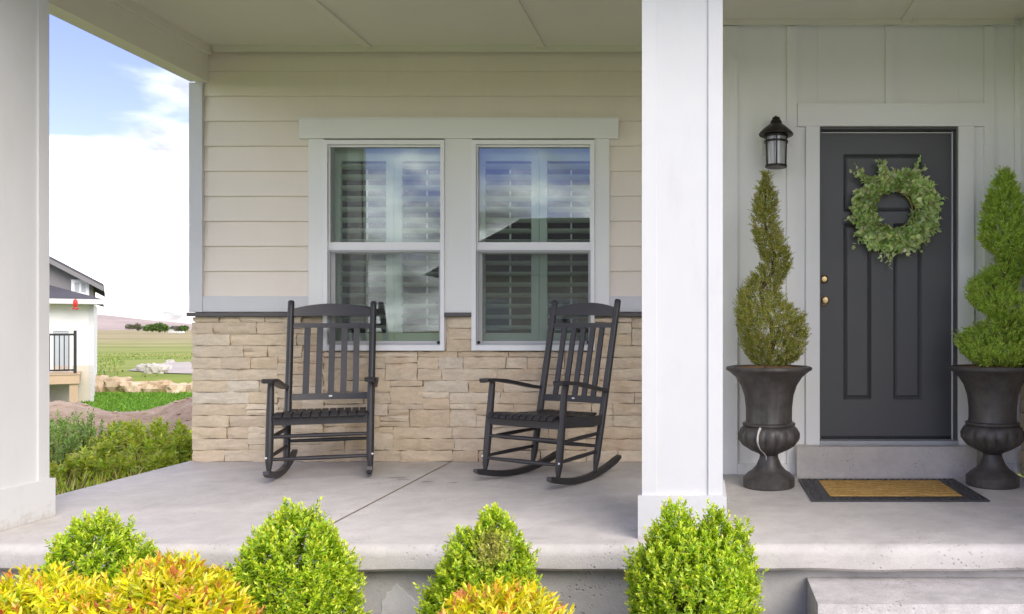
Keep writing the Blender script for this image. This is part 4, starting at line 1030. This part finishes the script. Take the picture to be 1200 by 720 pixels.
# ------------------------------------------------------------------ neighbouring house beyond the weeds
NY = 21.8; HOUSE_ROT, HOUSE_SX = R(36), 0.80
def turn(o): o.rotation_euler = (0, 0, HOUSE_ROT); o.scale = (HOUSE_SX, 1, 1)
nh = thing('neighbouring_house', 'white neighbouring house with grey gable and dark lower roof beyond the lawn', 'house', (XX(109, NY), NY, -0.97))
nx1 = XX(109, NY)
B('wall', M_FARWHITE, nh, -30, nx1, NY, NY+9, -1.1, ZZ(353, NY), 0)
B('skirt', M_FARTAN, nh, -30.01, nx1+0.02, NY-0.02, NY+0.1, -1.1, ZZ(428, NY), 0)
B('corner_board', M_WHITE, nh, nx1-0.1, nx1+0.025, NY-0.03, NY+0.1, -1.1, ZZ(354, NY), 0)
ze = ZZ(353, NY-0.4)
B('gutter', M_WHITE, nh, -30.3, XX(121, NY), NY-0.48, NY-0.35, ze-0.08, ze+0.05)
B('soffit', M_WHITE, nh, -30.3, XX(120, NY), NY-0.35, NY+0.0, ze-0.05, ze-0.01, 0)
b = MB(); e = XX(120, NY); zt = ze+0.42
vs = [b.bm.verts.new(p) for p in ((-30.3, NY-0.42, ze+0.06), (e, NY-0.42, ze+0.06), (e-1.5, NY+1.1, zt+0.05), (-30.3, NY+1.1, zt+0.35), (e, NY+9.4, ze+0.06), (e-1.5, NY+9, zt+0.05), (-30.3, NY+9, zt+0.05))]
b.bm.faces.new((vs[0], vs[1], vs[2], vs[3])); b.bm.faces.new((vs[1], vs[4], vs[5], vs[2]))
b.build('lower_roof', M_SHINGLE, nh, 0, 0)
UYY = NY+1.1; ux = XX(107, NY); rzx = -22.5
def gz_(x): return ZZ(333, UYY)+(ux-x)*0.49
b = MB(); b.prism([(ux, UYY, 1.5), (ux, UYY, gz_(ux)), (rzx, UYY, gz_(rzx)), (2*rzx-ux, UYY, gz_(ux)), (2*rzx-ux, UYY, 1.5)], (0, 7, 0)); b.build('gable_wall', M_GREYSIDE, nh, 0, 0)
for s in (1, -1):
    xe = ux+0.33; xw = lambda x: x if s == 1 else 2*rzx-x
    rg = [(xw(xe), UYY-0.3, gz_(xe)+0.02), (xw(rzx), UYY-0.3, gz_(rzx)+0.02), (xw(rzx), UYY-0.3, gz_(rzx)+0.14), (xw(xe), UYY-0.3, gz_(xe)+0.14)]
    MB().prism(rg, (0, 7.6, 0)).build('upper_roof', M_SHINGLE, nh, 0, 0)
    rg = [(xw(xe)-0.0, UYY-0.33, gz_(xe)-0.06), (xw(rzx), UYY-0.33, gz_(rzx)-0.06), (xw(rzx), UYY-0.33, gz_(rzx)+0.07), (xw(xe), UYY-0.33, gz_(xe)+0.07)]
    MB().prism(rg, (0, 0.028, 0)).build('rake_board', M_GREYSIDE, nh, 0, 0)
wx0, wx1, wz0, wz1 = XX(82, NY), XX(103.5, NY), ZZ(347.5, UYY), ZZ(329, UYY)
wn = frame4('window', M_VINYL, nh, wx0, wx1, wz0, wz1, UYY-0.06, UYY-0.001, 0.09, 0.09, 0.09, 0.09, 0)
B('mullion', M_VINYL, wn, (wx0+wx1)/2-0.03, (wx0+wx1)/2+0.03, UYY-0.055, UYY-0.002, wz0+0.09, wz1-0.09, 0)
B('pane', M_FARGLASS, wn, wx0+0.05, wx1-0.05, UYY-0.02, UYY-0.003, wz0+0.05, wz1-0.05, 0)
dw_ = frame4('patio_door', M_VINYL, nh, XX(60, NY), XX(84, NY), ZZ(438, NY), ZZ(385, NY), NY-0.05, NY-0.001, 0.07, 0.07, 0.07, 0.07, 0)
B('pane', M_FARGLASS, dw_, XX(62, NY), XX(82, NY), NY-0.02, NY-0.003, ZZ(437, NY), ZZ(387, NY), 0)
# deck
DY = 20.4
dk = thing('wooden_deck', 'small raised wooden deck with black railing on the neighbouring house', 'deck', (XX(109, NY), NY, -0.95))
dx1 = XX(95, NY); dtop = ZZ(438, DY)
B('fascia_board', M_WOOD, dk, -20, dx1, DY-0.03, DY+0.0, ZZ(450, DY), dtop-0.03)
B('side_board', M_WOOD, dk, dx1-0.03, dx1, DY+0.001, NY-0.03, ZZ(450, DY), dtop-0.03)
for k in range(8): B('deck_board', M_WOOD, dk, -20.02, dx1+0.02, DY-0.05+k*0.178, DY-0.05+k*0.178+0.172, dtop-0.029, dtop, 0.003)
for a, c in ((84, 93.5),): B('support_post', M_WOOD, dk, XX(a, NY), XX(c, NY), DY+0.02, DY+0.2, -1.05, ZZ(450, DY)+0.02)
B('support_post', M_WOOD, dk, -19.5, -19.3, DY+0.02, DY+0.2, -1.05, ZZ(450, DY)+0.02)
rx = XX(92, NY)-0.03
B('railing_post', M_IRON, dk, rx-0.05, rx+0.03, DY+0.0, DY+0.08, dtop+0.0005, ZZ(387.5, DY))
B('top_rail', M_IRON, dk, -19.9, rx-0.051, DY+0.015, DY+0.065, ZZ(393.5, DY), ZZ(391, DY))
B('bottom_rail', M_IRON, dk, -19.9, rx-0.051, DY+0.02, DY+0.06, ZZ(435, DY), ZZ(433, DY))
for k in range(26): x = rx-0.16-0.118*k; B('baluster', M_IRON, dk, x-0.013, x+0.013, DY+0.025, DY+0.052, ZZ(433, DY)+0.0005, ZZ(393.5, DY)-0.0005, 0)
# red feeder
FY = 21.1; fx = XX(89.5, NY)
fe = thing('bird_feeder', 'red hanging feeder below the eave of the neighbouring house', 'bird feeder', (XX(109, NY), NY, ZZ(363, FY)))
k_ = FY/F
def fz(p): return ZZ(p, FY)
MB().lathe([(0.02, fz(351)), (0.05, fz(352.3)), (0.062, fz(354)), (0.06, fz(357)), (0.05, fz(359)), (0.03, fz(360.5))], 14, (fx, FY, 0)).build('bottle', M_RED, fe)
MB().lathe([(0.03, fz(361)), (0.085, fz(361.3)), (0.09, fz(362)), (0.075, fz(363)), (0.02, fz(363.3))], 14, (fx, FY, 0)).build('tray', M_RED, fe)
MB().tube([(fx, FY, fz(351.2)), (fx, FY, fz(349)), (fx, NY-0.42, ze+0.0)], 0.006, 5).build('hanging_wire', M_IRON, fe)
for o in (nh, dk, fe): turn(o)

# ------------------------------------------------------------------ boulders, far trees, far houses
def rock(name, label, c, sx_, sy_, sz_, m, seed, group, cat='boulder'):
    bm = bmesh.new(); bmesh.ops.create_icosphere(bm, subdivisions=3, radius=1)
    for v in bm.verts:
        n = v.co.normalized(); q = Vector((math.copysign(abs(n.x)**0.85, n.x), math.copysign(abs(n.y)**0.7, n.y), math.copysign(abs(n.z)**0.6, n.z)))
        q *= 1+0.30*mnoise.fractal(n*1.7+Vector((seed*7.1, 0, 0)), 0.8, 2.1, 4)+0.10*(mnoise.cell(n*2.3+Vector((seed, 0, 0)))-0.5); q.x += 0.12*q.z*math.sin(seed*3.3)
        v.co = Vector((q.x*sx_/2, q.y*sy_/2, (q.z+0.8)*sz_/1.8))
    me = bpy.data.meshes.new(name); bm.to_mesh(me); bm.free(); me.materials.append(m); me.shade_smooth(); me.set_sharp_from_angle(angle=R(14))
    o = link(name, me); o.location = c; return tag(o, label, cat, group)
BY = 25.4
for i, (p0, p1, pt) in enumerate(((98, 124, 440.5), (120, 147, 441.5), (145, 171, 447), (170, 202, 446.5), (199, 222, 449), (221, 250, 446))):
    lab = 'sandstone boulder in the row of rocks along the far lawn edge' if i else 'sandstone boulder ending the rock row beside the neighbouring house'
    rock('boulder', lab, (XX((p0+p1)/2, BY), BY+0.1*(i % 2), -1.02), (p1-p0+0.5)*BY/F, 0.75, ZZ(pt, BY)+1.02, M_BOULDER, i+1, 'boulders along the far lawn')
def gY(py):
    Y = 40.0
    for _ in range(60): Y = (EYE-float(height(0, Y)))*F/(py-CY)
    return Y
for i, (a, c, s) in enumerate(((166, 434, 0.30), (171, 435.5, 0.42), (178, 437, 0.32), (184, 438, 0.5), (193, 433, 0.3), (200, 426, 0.3))):
    Y = gY(c); rock('pale_rock', 'small pale rock at the near rim of the gravel patch in the meadow' if c > 432 else 'small pale rock at the far rim of the gravel patch in the meadow', (XX(a, Y), Y, float(height(0, Y))-0.04), s*1.5, s, s*0.8, M_PALEROCK, i+20, 'pale rocks by the gravel patch', 'rock')
def far_tree(px, py, wpx, hpx, Y, pal, label):
    c = Vector((XX(px, Y), Y, ZZ(py, Y))); t = thing('far_tree', label, 'tree', c, 'trees on the far meadow')
    Rr, H = wpx*Y/F/2, hpx*Y/F; n = 420
    d = unit(rng.standard_normal((n, 3))); rr = rng.random(n)**0.4
    lob = 1+0.25*np.sin(d[:, 0]*5+px)*np.cos(d[:, 2]*4)
    pos = d*(rr*lob)[:, None]*np.array([Rr, Rr, H*0.42])+np.array([0, 0, H*0.56])
    V, F_, C = leaves(pos, unit(d+0.6*rng.standard_normal((n, 3))), rng.standard_normal((n, 3)), np.full(n, H*0.22), np.full(n, H*0.16), pick(pal, (1,)*len(pal), n), 0.1)
    foliage('crown', M_LEAF_SOFT, t, V, F_, C)
    MB().tube([(0, 0, -0.3), (0.05*H, 0, H*0.3), (0, 0, H*0.6)], [H*0.035, H*0.028, H*0.01], 6).build('trunk', M_BARK, t, local=True)
TP = [(0.10, 0.19, 0.04), (0.15, 0.24, 0.05), (0.08, 0.14, 0.04)]; TP2 = [(0.15, 0.16, 0.10), (0.19, 0.19, 0.12)]
FYT = 420
for px, py, w, h, pal, lab in ((152, 386.5, 9, 6, TP2, 'greyish low tree at the end of the far tree row'), (161, 387.5, 9, 7.5, TP2, 'greyish tree in the far tree row'),
        (178, 389, 11, 8.5, TP, 'bright green tree in the far tree row'), (186, 389.3, 12, 10, TP, 'tallest bright green tree in the far tree row'), (193, 389, 8, 8, TP, 'bright green tree next to the far white house'),
        (209, 389, 8, 6.5, TP2, 'dark low tree right behind the far white house'), (216, 388.7, 8, 7, TP, 'green tree beyond the far white house'), (171, 388.5, 6, 6, TP, 'small green tree in the far tree row')):
    far_tree(px, py, w, h, FYT, pal, lab)
fh = thing('far_house', 'tiny white house among the far trees', 'house', (XX(202, FYT+6), FYT+6, ZZ(389, FYT+6)))
a, c = XX(197, FYT+6), XX(208, FYT+6); z0, z1 = ZZ(390.5, FYT+6), ZZ(385.5, FYT+6)
B('wall', M_FARWHITE, fh, a, c, FYT+6, FYT+12, z0, z1, 0)
MB().prism([(a-0.3, FYT+5.5, z1), (c+0.3, FYT+5.5, z1), ((a+c)/2, FYT+5.5, z1+1.5)], (0, 7, 0)).build('roof', M_SHINGLE, fh, 0, 0)

# ------------------------------------------------------------------ weeds and young shrubs beside the porch
WEED = [(0.52, 0.62, 0.07), (0.42, 0.55, 0.06), (0.62, 0.70, 0.11), (0.66, 0.64, 0.20)]
WEED2 = [(0.24, 0.40, 0.10), (0.31, 0.46, 0.12), (0.40, 0.52, 0.17)]
def weed(px, Y, h, n, pal, lab, ll=0.085):
    z0 = float(height(0, Y))-0.01
    c = Vector((XX(px, Y), Y, z0)); t = thing('wild_shrub', lab, 'shrub', c, 'wild shrubs between the porch and the dirt mounds')
    parts = []; b = MB()
    for k in range(n):
        a = rng.uniform(0, 6.28); sp = rng.uniform(0.08, 0.45)*h; hh = h*rng.uniform(0.65, 1.05)
        p0 = np.array([0.03*math.cos(a), 0.03*math.sin(a), 0.0]); p1 = np.array([sp*math.cos(a), sp*math.sin(a), hh]); mid = (p0+p1)/2+np.array([0.05*math.cos(a), 0.05*math.sin(a), 0.05])*h
        b.tube([tuple(p0), tuple(mid), tuple(p1)], [0.008, 0.006, 0.002], 5)
        for q in range(5):
            f = 0.30+0.70*q/4; bp = p0*(1-f)+p1*f+(mid-(p0+p1)/2)*4*f*(1-f)
            dd = unit((p1-p0)+0.5*h*rng.standard_normal(3)*(0.8 if q < 4 else 0.15))
            parts.append(shoots(bp[None], dd[None], np.array([0.13*h/0.6]), 9, ll, ll*0.42, pal, (3, 3, 2, 1)[:len(pal)], 0.9, hi=True))
    foliage('foliage', M_LEAF, t, *merge(parts)); b.build('stem', M_BARK, t, local=True)
spots = [(215, 8.2, .62, 9, 0), (192, 8.6, .66, 9, 0), (170, 8.0, .55, 9, 0), (150, 8.8, .68, 9, 0), (128, 8.2, .58, 9, 0), (104, 7.7, .5, 8, 0), (205, 9.6, .62, 8, 0), (176, 9.8, .6, 8, 0),
         (142, 10.0, .55, 8, 0), (116, 9.2, .65, 9, 1), (86, 9.0, .72, 10, 1), (66, 8.4, .7, 10, 1), (98, 10.2, .7, 9, 1), (72, 10.4, .72, 9, 1), (50, 9.4, .7, 9, 1), (80, 7.4, .45, 8, 0), (222, 10.4, .45, 6, 0), (140, 7.5, .42, 7, 0),
         (184, 7.6, .42, 7, 0), (236, 8.8, .6, 7, 0), (30, 8.0, .6, 8, 1), (160, 9.2, .6, 8, 0)]
def weed_label(px, Y, h, kd):
    if kd: return 'darker feathery wild shrub rising before the dirt mound near the corner column' if Y > 9.3 else 'darker feathery wild shrub right behind the corner column, nearer the slab'
    if h < 0.46: return 'low yellow-green weed tuft hugging the open edge of the porch slab' if Y < 8 else 'low yellow-green wild shrub up against the dirt mound by the stone corner'
    if px > 185: return 'leafy yellow-green wild shrub next to the stone corner of the house'
    if Y > 9: return 'leafy yellow-green wild shrub in front of the dip between the dirt mounds'
    return 'taller leafy yellow-green wild shrub along the middle of the open porch edge'
for i, (px, Y, h, n, kd) in enumerate(spots):
    weed(px, Y, h*0.62, n, (WEED, WEED2)[kd], weed_label(px, Y, h, kd), (0.085, 0.06)[kd])
def grass(name, x0, x1, y0, y1, n, hmin, hmax, pal, wd, hf=height):
    x = rng.uniform(x0, x1, n); y = rng.uniform(y0, y1, n)
    qx, qy = CX+x*F/y, CY+(EYE-hf(x, y))*F/y; k = ~((y > 27) & (qx > 145) & (qx < 240) & (qy > 422) & (qy < 441)); x, y = x[k], y[k]; n = len(x); z = hf(x, y)
    d = unit(np.stack([0.4*rng.standard_normal(n), 0.4*rng.standard_normal(n), np.ones(n)], 1))
    V, F_, C = leaves(np.stack([x, y, z], 1), d, rng.standard_normal((n, 3)), rng.uniform(hmin, hmax, n), np.full(n, wd), pick(pal, (1,)*len(pal), n, 0.2), 0.25, 0.1)
    o = foliage(name, M_LEAF_SOFT, None, V, F_, C); return o
tag(grass('weed_grass', -9.5, -4.3, 5.8, 10.8, 9000, 0.08, 0.28, WEED+[(0.35, 0.28, 0.12)], 0.016), 'mixed wild grass and ground weeds beside the porch slab', 'grass')
tag(grass('lawn_blades', -22, -9, 15.8, 25.2, 26000, 0.04, 0.09, [(0.12, 0.27, 0.02), (0.18, 0.34, 0.03), (0.10, 0.21, 0.02)], 0.03), 'short bright green grass of the far lawn', 'grass')
tag(grass('meadow_tufts', -60, -18, 27, 70, 9000, 0.06, 0.18, [(0.20, 0.30, 0.05), (0.34, 0.34, 0.10), (0.15, 0.24, 0.04)], 0.06), 'rough green and straw meadow grass beyond the boulders', 'grass')
# clods on the dirt mounds
b = MB()
for _ in range(420):
    x, y = rng.uniform(-12, -6.5), rng.uniform(10.4, 14.0); z = float(mound(np.array([x]), np.array([y]))[0]); r_ = rng.uniform(0.015, 0.06)
    q = [b.bm.verts.new((x+r_*rng.uniform(.7, 1.3)*v[0], y+r_*rng.uniform(.7, 1.3)*v[1], z+r_*0.6*rng.uniform(.7, 1.3)*v[2])) for v in ((1, 0, 0), (0, 1, 0), (-1, 0, 0), (0, -1, 0), (0, 0, 1), (0, 0, -1))]
    for f in ((0, 1, 4), (1, 2, 4), (2, 3, 4), (3, 0, 4), (1, 0, 5), (2, 1, 5), (3, 2, 5), (0, 3, 5)): b.bm.faces.new([q[i] for i in f])
cl = b.build('dirt_clods', M_DIRT, None, 0, 0); stuff(cl); tag(cl, 'loose clods of dry soil strewn over the dirt mounds', 'soil')

# ------------------------------------------------------------------ house across the street (mirrored in the windows)
ah = thing('house_across_street', 'brown roofed house across the street, mirrored in the windows', 'house', (-6.6, -25, -0.42))
B('wall', M_FARTAN, ah, -11.5, -0.5, -33, -24, -0.45, 3.4, 0)
b = MB(); z0, z1 = 3.35, 6.5
v = [b.bm.verts.new(p) for p in ((-12.2, -23.2, z0), (0.2, -23.2, z0), (0.2, -33.8, z0), (-12.2, -33.8, z0), (-9.2, -28.5, z1), (-2.8, -28.5, z1))]
for f in ((0, 1, 5, 4), (1, 2, 5), (2, 3, 4, 5), (3, 0, 4), (3, 2, 1, 0)): b.bm.faces.new([v[i] for i in f])
b.build('roof', M_BROWNROOF, ah, 0, 0)
for x in (-10, -7, -4):
    w_ = frame4('window', M_VINYL, ah, x, x+1.4, 0.9, 2.3, -23.999, -23.94, 0.08, 0.08, 0.08, 0.08, 0); B('pane', M_FARGLASS, w_, x+0.05, x+1.35, -23.995, -23.96, 0.95, 2.25, 0)
B('garage_door', M_WHITE, ah, -2.6 + 0.2, -0.7, -23.99, -23.95, -0.42, 1.9)
